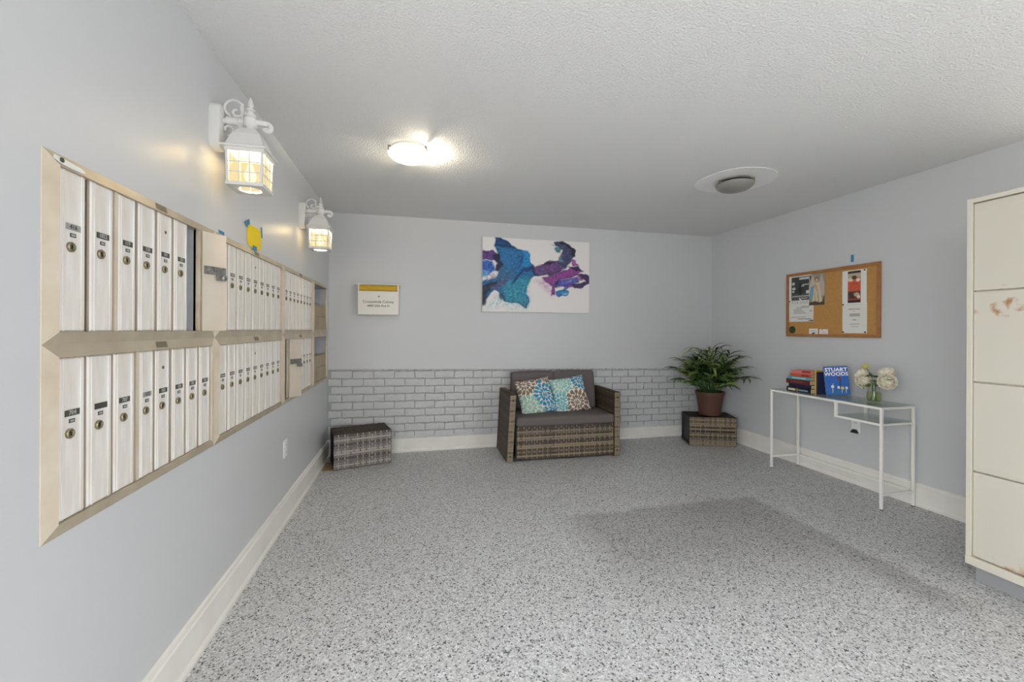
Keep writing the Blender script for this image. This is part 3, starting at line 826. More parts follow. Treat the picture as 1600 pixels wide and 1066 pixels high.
def art(u, v):
    x = 157 + u * 1112; y = 132 + (x - 157) * 0.055 + (1 - v) * (780 - (x - 157) * 0.04)
    xw = x + 8 * wnoise(x, y, 190, 1) + 1.6 * wnoise(x, y, 45, 2); yw = y + 8 * wnoise(x, y, 190, 3) + 1.6 * wnoise(x, y, 45, 4)
    col = np.tile(np.array([236., 232., 230.]), (len(u), 1))
    S = [
     ([(690,590),(780,570),(850,660),(880,740),(800,690)], (206,165,196), 40, .55),
     ([(330,720),(600,640),(640,800),(590,890),(330,850),(200,870)], (190,214,222), 60, .6),
     ([(290,140),(340,145),(420,200),(520,260),(610,285),(640,380),(680,440),(720,520),(640,570),(600,660),(615,780),(600,880),(520,830),(370,810),(330,720),(260,690),(200,780),(165,840),(150,600),(220,560),(290,560),(330,470),(340,380),(310,300),(275,230)], (30,108,164), 9, 1),
     ([(350,620),(500,560),(640,560),(600,680),(605,860),(520,820),(380,790)], (52,146,170), 28, .85),
     ([(360,250),(470,300),(480,430),(400,480),(350,400)], (48,118,176), 30, .7),
     ([(560,280),(610,285),(640,380),(650,430),(570,440)], (20,142,206), 18, .9),
     ([(330,460),(470,450),(480,540),(340,620),(290,560)], (60,104,140), 30, .7),
     ([(140,275),(260,270),(330,330),(340,400),(250,380),(140,360)], (98,62,132), 10, 1),
     ([(140,372),(250,392),(280,470),(200,540),(140,540)], (44,92,182), 16, .95),
     ([(140,470),(230,480),(220,545),(140,560)], (120,190,222), 18, .7),
     ([(255,310),(330,318),(348,420),(320,490),(280,480),(298,400)], (32,32,72), 8, .95),
     ([(140,640),(230,610),(300,600),(350,640),(250,660),(210,720),(190,800),(140,880)], (38,48,68), 14, .95),
     ([(230,650),(350,580),(440,540),(400,620),(300,680),(230,690)], (84,88,130), 18, .9),
     ([(185,532),(270,512),(292,570),(215,585)], (226,216,222), 7, 1),
     ([(300,690),(360,740),(380,810),(330,780)], (50,90,120), 12, .8),
     ([(285,135),(340,145),(430,210),(520,265),(420,250),(330,240),(278,225)], (18,70,126), 14, .95),
     ([(430,640),(500,530),(560,470),(650,450),(650,480),(560,510),(500,580)], (18,66,132), 10, .9),
     ([(530,400),(545,330),(560,340),(560,430)], (18,80,150), 8, .7),
     ([(570,800),(610,830),(600,885),(560,860)], (70,140,150), 12, .8),
     ([(640,460),(740,430),(850,390),(960,380),(1040,420),(960,500),(840,535),(700,530)], (94,70,124), 10, .97),
     ([(780,440),(860,400),(940,420),(940,490),(850,520),(800,490)], (112,72,136), 12, .8),
     ([(640,455),(670,440),(690,500),(740,525),(690,530),(650,500)], (40,50,96), 7, .8),
     ([(730,415),(800,410),(900,385),(890,400),(800,432)], (48,34,66), 6, .9),
     ([(800,500),(850,530),(950,490),(940,505),(850,545)], (44,34,70), 6, .8),
     ([(890,185),(980,180),(1060,230),(1110,280),(1105,340),(1050,410),(980,440),(930,400),(950,330),(970,270),(910,230)], (60,66,102), 9, .97),
     ([(890,180),(980,178),(1060,225),(1112,280),(1105,340),(1080,330),(1060,260),(980,205)], (36,34,62), 9, .95),
     ([(890,250),(960,240),(945,300),(900,290)], (64,132,142), 9, .9),
     ([(840,215),(900,205),(910,240)], (170,206,206), 10, .5),
     ([(935,340),(980,320),(985,400),(940,400)], (112,150,178), 16, .7),
     ([(760,560),(860,540),(980,490),(1080,440),(1200,500),(1130,540),(960,580),(900,640),(905,745),(860,740),(855,640),(800,610)], (138,58,142), 11, .95),
     ([(1060,375),(1120,382),(1160,440),(1080,430)], (170,80,168), 10, .95),
     ([(1030,440),(1150,445),(1212,500),(1130,490)], (50,30,74), 7, .95),
     ([(930,590),(1060,560),(1130,560),(1150,600),(1050,660),(930,650)], (76,84,182), 9, .95),
     ([(1010,590),(1080,572),(1100,600),(1030,620)], (150,158,216), 10, .9),
     ([(900,600),(940,590),(930,660),(900,670)], (40,40,110), 7, .9),
     ([(1130,530),(1230,535),(1275,560),(1275,610),(1210,662),(1100,662),(1050,650),(1150,610),(1230,590)], (58,40,88), 8, .97),
     ([(1140,545),(1190,550),(1190,580),(1140,575)], (176,92,158), 8, .9),
     ([(1000,640),(1100,630),(1080,670),(1000,680)], (110,70,160), 9, .85),
     ([(908,700),(990,670),(1050,705),(1045,750),(915,747)], (40,122,188), 7, .97),
     ([(970,700),(1045,710),(1040,745),(975,740)], (130,198,222), 8, .8),
    ]
    for poly, c, soft, al in S:
        d = sdf_poly(xw, yw, poly); a = (sstep(d, soft) * al)[:, None]
        sh = np.array(c, float)[None, :] * (1 + 0.14 * wnoise(xw, yw, 60, sum(c))[:, None])
        # ink gathers in a darker rim
        rim = np.exp(-((d + soft * .6) / (soft * .8)) ** 2)[:, None] * (0.28 if soft < 16 else 0)
        col = col * (1 - a) + np.clip(sh * (1 - rim), 0, 255) * a
    return col
M_print = vcol_mat('printed_canvas', 0.55)
M_paper = vcol_mat('printed_paper', 0.6)
M_canvas_side = mat('canvas_edge', (228, 225, 220), 0.7)
pa = thing('abstract_painting', 'frameless canvas with flowing blue, teal and purple ink on white', 'painting', (0.721, YB, 1.467))
MB().bb(0.0, 1.234, -0.033, -0.002, 0.0, 0.806).build('stretched_canvas', M_canvas_side, pa)
print_sheet('painted_face', (0.0, -0.033, 0.0), (1, 0, 0), (0, 0, 1), 1.234, 0.806, 300, 200, art, M_print, pa)

# ------------------------------------------------------------------ outlets
M_outlet = mat('white_outlet_plastic', (240, 240, 238), 0.35)
def outlet(label, x, y, z, nx, plug):
    root = thing('wall_outlet', label, 'outlet', (x, y, z), 0 if nx > 0 else PI, 'electrical outlets')
    MB().bb(0, 0.006, -0.036, 0.036, -0.058, 0.058).build('cover_plate', M_outlet, root, bevel=0.003)
    for s in (-1, 1):
        so = MB().bb(0.006, 0.008, -0.017, 0.017, s * 0.024 - 0.015, s * 0.024 + 0.015).build('socket', M_outlet, root, bevel=0.002)
        if not (plug and s < 0):
            MB().bb(0.008, 0.0084, -0.008, -0.005, s * 0.024 - 0.004, s * 0.024 + 0.006).bb(0.008, 0.0084, 0.005, 0.008, s * 0.024 - 0.004, s * 0.024 + 0.006).build('slots', M_black, so)
    if plug:
        MB().hexa([(0.008, -0.028, -0.058), (0.008, 0.028, -0.058), (0.030, 0.028, -0.058), (0.030, -0.028, -0.058)],
                  [(0.008, -0.012, -0.03), (0.008, 0.012, -0.03), (0.026, 0.012, -0.03), (0.026, -0.012, -0.03)]).build('plug', M_black, root)
outlet('white wall outlet with a black plug behind the glass console table', XR, 2.740, 0.484, -1, True)
outlet('white wall outlet low on the left wall below the mailboxes', XL, 3.04, 0.48, 1, False)

# ------------------------------------------------------------------ wicker
def wick(name, c): return mat(name, c, 0.55, bump=(140, 0.25, 0.002))
WK = [wick('wicker_dark', (70, 60, 50)), wick('wicker_brown', (104, 90, 74)), wick('wicker_tan', (140, 124, 100)), wick('wicker_grey', (122, 113, 102)), wick('wicker_black', (38, 34, 30))]
WKG = [wick('wicker_grey_dark', (92, 85, 80)), wick('wicker_grey_mid', (132, 124, 118)), wick('wicker_grey_pale', (170, 162, 154)), wick('wicker_grey_blue', (118, 114, 116)), wick('wicker_grey_black', (38, 34, 30))]  # last tone is the near-black backing behind the strands
WKD = [wick('wicker_top_dark', (74, 64, 52)), wick('wicker_top_brown', (84, 73, 60)), wick('wicker_top_tan', (96, 84, 68)), wick('wicker_top_deep', (64, 56, 47)), wick('wicker_top_black', (34, 30, 27))]

def woven(parent, O, U, V, w, h, pitch=0.022, stake=0.028, seed=0, mats=WK, bands=None, name='woven_panel'):
    """basket weave on the rectangle O + U*w + V*h; strands run along U, stakes along V"""
    O, U, V = map(Vector, (O, U, V)); N = U.cross(V).normalized()
    rr = random.Random(seed)
    rows = max(2, round(h / pitch)); ns = max(2, round(w / stake))
    ph = h / rows; sw = w / ns; mb = MB()
    P = lambda a, b, c: tuple(O + U * a + V * b + N * c)
    mb.add([P(0, 0, 0), P(w, 0, 0), P(w, h, 0), P(0, h, 0), P(0, 0, -0.004), P(w, 0, -0.004), P(w, h, -0.004), P(0, h, -0.004)],
           [(0, 1, 2, 3), (7, 6, 5, 4), (0, 4, 5, 1), (1, 5, 6, 2), (2, 6, 7, 3), (3, 7, 4, 0)], 4)
    for i in range(rows):
        b0 = i * ph; mi = bands[i % len(bands)] if bands else rr.choice((0, 0, 1, 1, 2, 3))
        vs = []; fs = []; n = ns * 2 + 1
        for k in range(n):
            a = w * k / (n - 1); amp = 0.0022 * math.sin(PI * (k / 2 + (i % 2))) 
            hgt = 0.0036 + amp
            vs += [P(a, b0 + ph * 0.06, hgt - 0.0018), P(a, b0 + ph * 0.5, hgt), P(a, b0 + ph * 0.94, hgt - 0.0018)]
        for k in range(n - 1):
            q = k * 3
            fs += [(q, q + 3, q + 4, q + 1), (q + 1, q + 4, q + 5, q + 2)]
        mb.add(vs, fs, mi)
    for k in range(ns):
        a = sw * (k + 0.5) + rr.uniform(-0.002, 0.002); sv = 0.0042
        mi = rr.choice((0, 2, 2, 3)); vs = []; fs = []
        n = rows * 2 + 1
        for i in range(n):
            b = h * i / (n - 1)
            row = i // 2
            hgt = 0.0036 + 0.0024 * math.sin(PI * (i / 2 + 0.25)) * (1 if k % 2 else -1)
            vs += [P(a - sv, b, hgt), P(a + sv, b, hgt)]
        for i in range(n - 1):
            q = i * 2; fs.append((q, q + 1, q + 3, q + 2))
        mb.add(vs, fs, mi)
    return stuff(mb.build(name, mats, parent, smooth=True, angle=60))

# loveseat (local frame: x along the seat, y = 0 front, +y towards the wall)
M_cush = mat('charcoal_cushion_fabric', (104, 97, 96), 0.85, bump=(260, 0.3, 0.002), spec=0.2)
lv = thing('wicker_loveseat', 'two-seat grey brown wicker loveseat with charcoal cushions against the bricks', 'sofa', (0.905, 3.893, 0), -0.018)
LW, LD, AH, AT = 1.135, 0.535, 0.645, 0.058
bandsA = [0, 1, 0, 2, 1, 2, 0, 3, 0, 1, 2, 0, 1, 0, 2, 3]
def armrest(x0, lean):
    a = MB(); t = AT
    a.hexa([(x0 - lean, 0, 0.005), (x0 + t - lean, 0, 0.005), (x0 + t - lean, LD, 0.005), (x0 - lean, LD, 0.005)],
           [(x0, 0, AH), (x0 + t, 0, AH), (x0 + t, LD, AH), (x0, LD, AH)])
    arm = a.build('armrest', WK[4], lv)
    lv_ = math.hypot(lean, AH)
    up = Vector((lean, 0, AH - 0.005)).normalized()
    woven(arm, (x0 - lean, LD, 0.006), (0, -1, 0), up, LD, lv_ - 0.008, 0.026, 0.030, 1, WKD)
    woven(arm, (x0 + t - lean, 0, 0.006), (0, 1, 0), up, LD, lv_ - 0.008, 0.026, 0.030, 2, WK)
    woven(arm, (x0 - lean, 0, 0.006), (1, 0, 0), up, t, lv_ - 0.008, 0.020, 0.03, 3, WK, bands=[2, 2, 3, 2, 1])
    woven(arm, (x0, 0, AH), (1, 0, 0), (0, 1, 0), t, LD, 0.026, 0.03, 4, WK)
    return arm
armrest(0.0, 0.032); armrest(LW - AT, 0.0)
for x in (0.03, LW - 0.03):
    for z in (0.06, AH - 0.05):
        MB().lathe([(0.007, 0), (0.007, 0.004)], 12, T=Matrix.Translation((x - (0.028 if x < 0.5 and z < 0.3 else 0), -0.003, z)) @ Matrix.Rotation(PI / 2, 4, 'X')).build('bolt_cap', M_black, lv)
fp = MB().bb(AT + 0.008, LW - AT - 0.004, 0.012, 0.03, 0.02, 0.335).build('front_apron', WK[4], lv)
woven(fp, (AT + 0.010, 0.011, 0.022), (1, 0, 0), (0, 0, 1), LW - 2 * AT - 0.016, 0.312, 0.020, 0.027, 5, WK, bands=[0, 2, 0, 1, 0, 2, 2, 0, 0, 3, 2, 0, 1, 3, 0, 0])
MB().bb(AT, LW - AT, 0.03, LD - 0.02, 0.05, 0.33).build('seat_base', M_black, lv)
bk = MB().bb(AT, LW - AT, LD - 0.035, LD - 0.005, 0.06, 0.62).build('back_frame', WK[4], lv)
woven(bk, (AT, LD - 0.036, 0.33), (1, 0, 0), (0, 0, 1), LW - 2 * AT, 0.29, 0.024, 0.03, 6, WK)
def cushion(name, s, r, puff, loc, rot=(0, 0, 0), m=M_cush, cuts=8):
    o = rounded(*s, r, puff=puff, cuts=cuts).build(name, m, lv, smooth=True, fixn=True, angle=80)
    o.location = loc; o.rotation_euler = rot
    return o
sc_ = cushion('seat_cushion', (LW - 2 * AT - 0.006, LD - 0.03, 0.092), 0.026, 0.010, (LW / 2, LD / 2 - 0.03, 0.382))
for x in (0.335, 0.795):
    bc = cushion('back_cushion', (0.466, 0.10, 0.405), 0.026, 0.016, (x, LD - 0.115, 0.625), (-0.16, 0, 0))

# throw pillows with a dahlia print
def dahlia(cent):
    def fn(u, v):
        P = np.stack([u, v], 1); n = len(u)
        x = u + 0.012 * wnoise(u, v, 0.25, 5); y = v + 0.012 * wnoise(u, v, 0.25, 6)
        ds = np.stack([np.hypot(x - c[0], y - c[1]) / c[2] for c in cent], 1)
        k = ds.argmin(1); d = ds[np.arange(n), k]
        cx = np.array([c[0] for c in cent])[k]; cy = np.array([c[1] for c in cent])[k]
        ang = np.arctan2(y - cy, x - cx)
        ring = np.floor(np.power(d, 0.75) * 4.2); fr = np.power(d, 0.75) * 4.2 - ring
        npet = 9 + ring * 3
        ph = (ang / (2 * PI) * npet + 0.5 * ring) % 1.0
        pet = np.abs(ph - 0.5) * 2
        wd = np.sin(np.clip(fr * 0.92 + 0.08, 0, 1) * PI) ** 0.45
        inpet = (pet < wd * 0.88) & (fr > 0.04) & (fr < 0.96)
        base = np.array([c[3] for c in cent], float)[k]
        alt = np.array([c[4] for c in cent], float)[k]
        mixv = (np.sin(ring * 1.7 + np.floor(ang / (2 * PI) * npet) * 2.1) * 0.5 + 0.5)[:, None]
        pc = base * (1 - 0.55 * mixv) + alt * 0.55 * mixv
        line = np.array([226., 222., 208.])
        return np.where(inpet[:, None], pc, line[None, :])
    return fn
brown, teal, aqua, blue, sage = (122, 100, 86), (70, 158, 172), (130, 196, 196), (40, 128, 176), (150, 178, 160)
def pillow(label, loc, rot, cents, s=0.40):
    n = 74; fn = dahlia(cents)
    uu, vv = np.meshgrid(np.linspace(0, 1, n), np.linspace(0, 1, n))
    col = fn(uu.ravel(), vv.ravel())
    vs = []; 
    for sg in (1, -1):
        for a, b in zip(uu.ravel(), vv.ravel()):
            p, q = 2 * a - 1, 2 * b - 1
            bulge = (max(0, (1 - p ** 4)) * max(0, (1 - q ** 4))) ** 0.55
            pin = 0.055 * (1 - bulge) 
            X = s / 2 * p * (1 - 0.06 * (1 - q * q) * abs(p) ** 2); Z = s / 2 * q * (1 - 0.06 * (1 - p * p) * abs(q) ** 2)
            vs.append((X, -sg * 0.062 * bulge - sg * 0.0015 - 0.003 * math.sin(a * 17 + b * 9) * bulge, Z))
    fs = []
    for j in range(n - 1):
        for i in range(n - 1):
            a = j * n + i; fs.append((a, a + 1, a + n + 1, a + n)); b = n * n + a; fs.append((b, b + n, b + n + 1, b + 1))
    rim = [i for i in range(n)] + [j * n + n - 1 for j in range(1, n)] + [(n - 1) * n + i for i in range(n - 2, -1, -1)] + [j * n for j in range(n - 2, 0, -1)]
    for a, b in zip(rim, rim[1:] + rim[:1]): fs.append((b, a, n * n + a, n * n + b))
    me = bpy.data.meshes.new('throw_pillow'); me.from_pydata(vs, [], fs); me.materials.append(M_pillow)
    me.polygons.foreach_set('use_smooth', [True] * len(me.polygons))
    at = me.color_attributes.new('print', 'FLOAT_COLOR', 'POINT')
    c = np.clip(col / 255., 0, 1); c = np.where(c <= 0.04045, c / 12.92, ((c + 0.055) / 1.055) ** 2.4)
    full = np.ones((2 * n * n, 4), np.float32); full[:n * n, :3] = c; full[n * n:, :3] = c
    at.data.foreach_set('color', full.ravel())
    o = place('throw_pillow', me, None, loc, rot)
    return tag(o, label, 'cushion', 'floral throw pillows on the loveseat')
M_pillow = vcol_mat('printed_pillow_fabric', 0.85, bump=(300, 0.2, 0.002))
pillow('square floral pillow with brown bloom in its top corner, left on loveseat', (1.235, 4.150, 0.585), (-0.42, -0.14, 0.06),
       [(0.22, 0.86, 0.50, brown, (140, 120, 104)), (0.72, 0.48, 0.52, blue, teal), (0.22, 0.22, 0.55, sage, aqua), (0.95, 0.02, 0.34, blue, aqua), (0.92, 0.97, 0.30, brown, (140, 120, 104))], 0.385)
pillow('square floral pillow with large brown bloom low in its centre, right on loveseat', (1.605, 4.150, 0.592), (-0.42, -0.13, -0.02),
       [(0.62, 0.24, 0.55, brown, (140, 120, 104)), (0.18, 0.30, 0.40, teal, aqua), (0.28, 0.80, 0.50, aqua, sage), (0.85, 0.86, 0.42, blue, teal), (0.02, 0.02, 0.3, sage, aqua)], 0.385)

# wicker boxes
def wicker_box(label, x, y, ang, mats, topmats, bands=None, w=0.505, d=0.31, h=0.322):
    root = thing('wicker_box', label, 'wicker box', (x, y, 0), ang, 'low wicker side boxes')
    t = 0.022
    f = MB()
    for a, b in ((0, 0), (w - t, 0), (0, d - t), (w - t, d - t)):
        f.bb(a, a + t, b, b + t, 0, h - 0.006)
    f.bb(0, w, 0, t, h - t - 0.006, h - 0.006); f.bb(0, w, d - t, d, h - t - 0.006, h - 0.006)
    f.bb(0, t, 0, d, h - t - 0.006, h - 0.006); f.bb(w - t, w, 0, d, h - t - 0.006, h - 0.006)
    f.bb(0, t, 0, d, 0.0, 0.02); f.bb(w - t, w, 0, d, 0.0, 0.02)
    f.build('inner_frame', M_black, root)
    MB().bb(0.014, 0.020, t, d - t, 0.01, h - 0.03).build('open_side_shade', M_black, root)  # black sheet painting the shade inside the hollow, open side
    MB().bb(0.01, w - 0.01, 0.004, d - 0.004, h - 0.02, h - 0.006).build('top_board', M_black, root)
    woven(root, (0, -0.001, 0.006), (1, 0, 0), (0, 0, 1), w, h - 0.012, 0.021, 0.026, 11, mats, bands, name='woven_front')
    woven(root, (0, 0, h - 0.005), (1, 0, 0), (0, 1, 0), w, d, 0.02, 0.03, 12, topmats, name='woven_top')
    woven(root, (w + 0.001, 0, 0.006), (0, 1, 0), (0, 0, 1), d, h - 0.012, 0.021, 0.028, 13, mats, name='woven_side')
    return root
wicker_box('grey wicker box standing askew in the left back corner', -0.690, 4.020, 0.268, WKG, WKD, [1, 2, 1, 3, 0, 1, 2, 2, 1, 3, 0, 1, 2, 1, 0])
wicker_box('brown wicker box under the potted palm in the right back corner', 2.985, 4.060, -0.36, WK, [WK[4]] * 3 + [WKD[3], WK[4]], [2, 2, 3, 1, 0, 2, 1, 4, 2, 0, 2, 2, 1, 2, 1], w=0.49)

# ------------------------------------------------------------------ potted palm
M_pot = mat('brown_clay_pot', (86, 55, 41), 0.6, var=(5, 0.2, (76, 47, 35)))
M_soil = mat('potting_soil', (45, 34, 26), 0.95, bump=(60, 0.9, 0.01))
LEAF = [mat('leaf_dark', (54, 84, 46), 0.4), mat('leaf_mid', (86, 118, 62), 0.4), mat('leaf_light', (150, 170, 96), 0.4), mat('leaf_deep', (40, 64, 40), 0.4)]
px_, py_ = 3.255, 4.075
pl = thing('potted_palm', 'bushy green potted palm in a brown pot on the wicker box', 'plant', (px_, py_, 0.328))
MB().lathe([(0.108, 0), (0.112, 0.004), (0.145, 0.228), (0.152, 0.230), (0.154, 0.262), (0.142, 0.262), (0.138, 0.225)], 36, cap=False).add([(0.108 * math.cos(2 * PI * k / 36), 0.108 * math.sin(2 * PI * k / 36), 0) for k in range(36)], [tuple(range(35, -1, -1))]).build('pot', M_pot, pl, smooth=True)
disc((0, 0), 0.140, 0.215, 0.232).build('soil', M_soil, pl)
def frond_mesh(seed, L=0.42, b0=0.9, b1=1.5):
    rr = random.Random(seed); mb = MB(); n = 9
    # rachis rises along +x/+z and droops at the tip
    pts = []
    bend = rr.uniform(b0, b1)
    a = rr.uniform(1.30, 1.48); p = Vector((0, 0, 0))
    for i in range(n):
        pts.append(p.copy()); p = p + Vector((math.cos(a), 0, math.sin(a))) * (L / n); a -= bend / n * (0.4 + 1.2 * i / n)
    mb.tube(pts, [0.004 * (1 - 0.75 * i / n) for i in range(n)], 4)
    for i in range(3, n):
        for sgn in (-1, 1):
            for h_ in (0, 1):
                if i == n - 1 and h_: continue
                base = pts[i].lerp(pts[min(i + 1, n - 1)], 0.5 * h_)
                t = (pts[min(i + 1, n - 1)] - pts[i - 1]).normalized()
                side = Vector((0, sgn, 0))
                dirv = (t * rr.uniform(0.6, 1.0) + side * rr.uniform(0.5, 0.9) + Vector((0, 0, rr.uniform(0.0, 0.35)))).normalized()
                ll = rr.uniform(0.14, 0.22); wl_ = rr.uniform(0.010, 0.016)
                nrm = dirv.cross(side.cross(dirv)).normalized() if False else Vector((0, 0, 1))
                wv = dirv.cross(Vector((0, 0, 1)))
                if wv.length < 1e-3: wv = Vector((0, 1, 0))
                wv.normalize()
                vs = []; fs = []
                q = base.copy(); dv = dirv.copy()
                for s in range(5):
                    ww = wl_ * (0.35, 0.9, 1.0, 0.7, 0.06)[s]
                    vs += [q - wv * ww, q + Vector((0, 0, -ww * 0.35)), q + wv * ww]
                    q = q + dv * (ll / 4); dv = (dv + Vector((0, 0, -0.30))).normalized()
                for s in range(4):
                    b = s * 3; fs += [(b, b + 1, b + 4, b + 3), (b + 1, b + 2, b + 5, b + 4)]
                mb.add(vs, fs, rr.choice((0, 0, 1, 1, 1, 2, 2, 3)))
    return mb.mesh('frond', LEAF, smooth=True, angle=80)
fronds = [frond_mesh(s, 0.44 + 0.04 * (s % 4)) for s in range(7)]
upright = [frond_mesh(50 + s_, 0.50 + 0.03 * s_, 0.45, 0.8) for s_ in range(4)]
rr = random.Random(21)
def keep_clear(o):
    # leaves stop short of the two walls
    for _ in range(14):
        m = Matrix.LocRotScale(o.location, o.rotation_euler, o.scale)
        P = [m @ v.co for v in o.data.vertices]
        if max(p.x for p in P) < XR - 0.012 - px_ and max(p.y for p in P) < YB - 0.035 - py_: return
        o.scale = tuple(x * 0.93 for x in o.scale)
for i in range(52):
    a = i * 2.39996; tilt = 0.0 + 0.70 * ((i + 0.5) / 52)
    r0 = 0.09 * math.sqrt((i + 0.5) / 52)
    o = place('frond', fronds[i % 7], pl, (r0 * math.cos(a), r0 * math.sin(a), 0.225), (0, 0, 0))
    if i < 10: tilt = 0.02 * i; o.data = upright[i % 4]
    sc = (0.90 if i < 10 else 1.0) * rr.uniform(0.85, 1.0) * (1.28 - 0.42 * i / 52)
    # keep the fronds clear of the two walls
    dirx, diry = math.cos(a), math.sin(a)
    if diry > 0.25: sc *= 0.80; tilt *= 0.15
    elif dirx > 0.45: sc *= 0.70; tilt *= 0.3
    o.rotation_euler = (Matrix.Rotation(a, 4, 'Z') @ Matrix.Rotation(tilt * 0.8, 4, 'Y')).to_euler()
    o.scale = (sc, sc, sc); keep_clear(o)
def blade_mesh(seed):
    r2 = random.Random(seed); mb = MB(); n = 8; L = r2.uniform(0.24, 0.34); w0 = r2.uniform(0.013, 0.019)
    a = r2.uniform(0.85, 1.15); p = Vector((0, 0, 0)); vs = []; fs = []
    for i in range(n):
        ww = w0 * (0.25, 0.6, 0.9, 1.0, 0.95, 0.75, 0.45, 0.05)[i]
        up = Vector((-math.sin(a), 0, math.cos(a)))
        vs += [p - Vector((0, ww, 0)), p - up * ww * 0.35, p + Vector((0, ww, 0))]
        p = p + Vector((math.cos(a), 0, math.sin(a))) * (L / (n - 1)); a -= r2.uniform(0.26, 0.36)
    for i in range(n - 1):
        b = i * 3; fs += [(b, b + 1, b + 4, b + 3), (b + 1, b + 2, b + 5, b + 4)]
    mb.add(vs, fs, r2.choice((1, 1, 2, 2, 0)))
    return mb.mesh('leaf', LEAF, smooth=True, angle=80)
blades = [blade_mesh(100 + k) for k in range(9)]
for i in range(95):
    a = i * 2.39996 + 0.4; r0 = 0.05 + 0.11 * rr.random(); zz = 0.27 + 0.44 * rr.random()
    r0 *= 0.7 + 1.0 * (zz - 0.25)
    if math.cos(a) > 0.5 or math.sin(a) > 0.45: r0 *= 0.25
    o = place('leaf', blades[i % 9], pl, (r0 * math.cos(a), r0 * math.sin(a), zz), (0, rr.uniform(-0.35, 0.2), a))
    k = rr.uniform(0.75, 1.0) * (0.8 if (math.cos(a) > 0.5 or math.sin(a) > 0.45) else 1.0)
    o.scale = (k, k, k); keep_clear(o)

# ------------------------------------------------------------------ console table
M_tab = mat('white_powder_coat', (243, 241, 236), 0.35)
def glass_mat(name, tint, al=0.12):
    m = bpy.data.materials.new(name); m.use_nodes = True; nt = m.node_tree; nt.nodes.clear()
    out = nt.nodes.new('ShaderNodeOutputMaterial'); tr = nt.nodes.new('ShaderNodeBsdfTransparent'); gl = nt.nodes.new('ShaderNodeBsdfGlossy')
    lw = nt.nodes.new('ShaderNodeLayerWeight'); lw.inputs['Blend'].default_value = 0.5
    pw = nt.nodes.new('ShaderNodeMath'); pw.operation = 'POWER'; pw.inputs[1].default_value = 4.0; nt.links.new(lw.outputs['Facing'], pw.inputs[0])
    fr = nt.nodes.new('ShaderNodeMath'); fr.operation = 'MULTIPLY_ADD'; fr.inputs[1].default_value = 0.7; fr.inputs[2].default_value = 0.03; nt.links.new(pw.outputs[0], fr.inputs[0])
    tr.inputs['Color'].default_value = (*tint, 1); gl.inputs['Roughness'].default_value = 0.02
    mx = nt.nodes.new('ShaderNodeMixShader'); nt.links.new(fr.outputs[0], mx.inputs[0])
    nt.links.new(tr.outputs[0], mx.inputs[1]); nt.links.new(gl.outputs[0], mx.inputs[2]); nt.links.new(mx.outputs[0], out.inputs['Surface'])
    return m
M_glass = glass_mat('clear_table_glass', (0.86, 0.91, 0.89))
tb = thing('console_table', 'narrow white metal console table with glass top along the right wall', 'table', (3.24, 2.285, 0))
TW, TL_, TZ, q = 0.318, 0.955, 0.73, 0.017
for x in (0, TW - q):
    for y in (0, TL_ - q):
        leg = MB().bb(x, x + q, y, y + q, 0.006, TZ).build('leg', M_tab, tb, bevel=0.002)
        MB().bb(x + 0.002, x + q - 0.002, y + 0.002, y + q - 0.002, 0, 0.006).build('foot_pad', M_black, leg)
MB().bb(0, q, q, TL_ - q, TZ - q, TZ).build('top_rail', M_tab, tb, bevel=0.002)
MB().bb(TW - q, TW, q, TL_ - q, TZ - q, TZ).build('top_rail', M_tab, tb, bevel=0.002)
for y in (0, TL_ - q): MB().bb(q, TW - q, y, y + q, TZ - q, TZ).build('top_rail', M_tab, tb, bevel=0.002)
YM = 0.33; SZ = 0.613
for x in (0, TW - q):
    MB().bb(x, x + q, YM, YM + q, SZ, TZ - q).build('shelf_post', M_tab, tb)
    MB().bb(x, x + q, q, YM + q, SZ - q * 0.9, SZ).build('shelf_rail', M_tab, tb)
MB().bb(q, TW - q, 0.002, q - 0.002, SZ - q * 0.8, SZ).build('shelf_rail', M_tab, tb)
MB().bb(q, TW - q, 0.012, YM + q, SZ, SZ + 0.005).build('shelf_glass', M_glass, tb)
for y in (0.002, TL_ - q + 0.002): MB().bb(q, TW - q, y, y + 0.014, 0.100, 0.116).build('stretcher', M_tab, tb)
MB().bb(TW - q, TW - 0.004, q, TL_ - q, 0.098, 0.116).build('stretcher', M_tab, tb)
MB().bb(0.004, TW - 0.004, 0.004, TL_ - 0.004, TZ, TZ + 0.006).build('glass_top', M_glass, tb)
TT = TZ + 0.0062

# books
M_pages = mat('book_pages', (214, 196, 168), 0.8, bump=(400, 0.3, 0.001))
def book(label, loc, rotz, w, l, t, cov, spine=None, group='books on the console table', rot=None, stripes=None):
    """lies flat: x = width (fore-edge direction), y = length (spine along y at x = 0), z = thickness; spine faces -x"""
    root = thing('book', label, 'book', loc, rotz, group)
    if rot: root.rotation_euler = rot
    mc = mat('book_cover', cov, 0.45)
    c = MB(); k = 0.0025
    c.bb(0, w, 0, l, 0, k); c.bb(0, w, 0, l, t - k, t); c.bb(0, k, 0, l, k, t - k)
    c.build('cover', mc, root)
    MB().bb(k, w - 0.004, 0.003, l - 0.003, k, t - k).build('pages', M_pages, root)
    if stripes:
        for (a, b, z0, z1, col) in stripes:
            MB().bb(-0.0006, 0, l * a, l * b, t * z0, t * z1).build('spine_print', mat('spine_ink', col, 0.5), root)
    return root
z = TT
bx, by = 3.300, 3.105
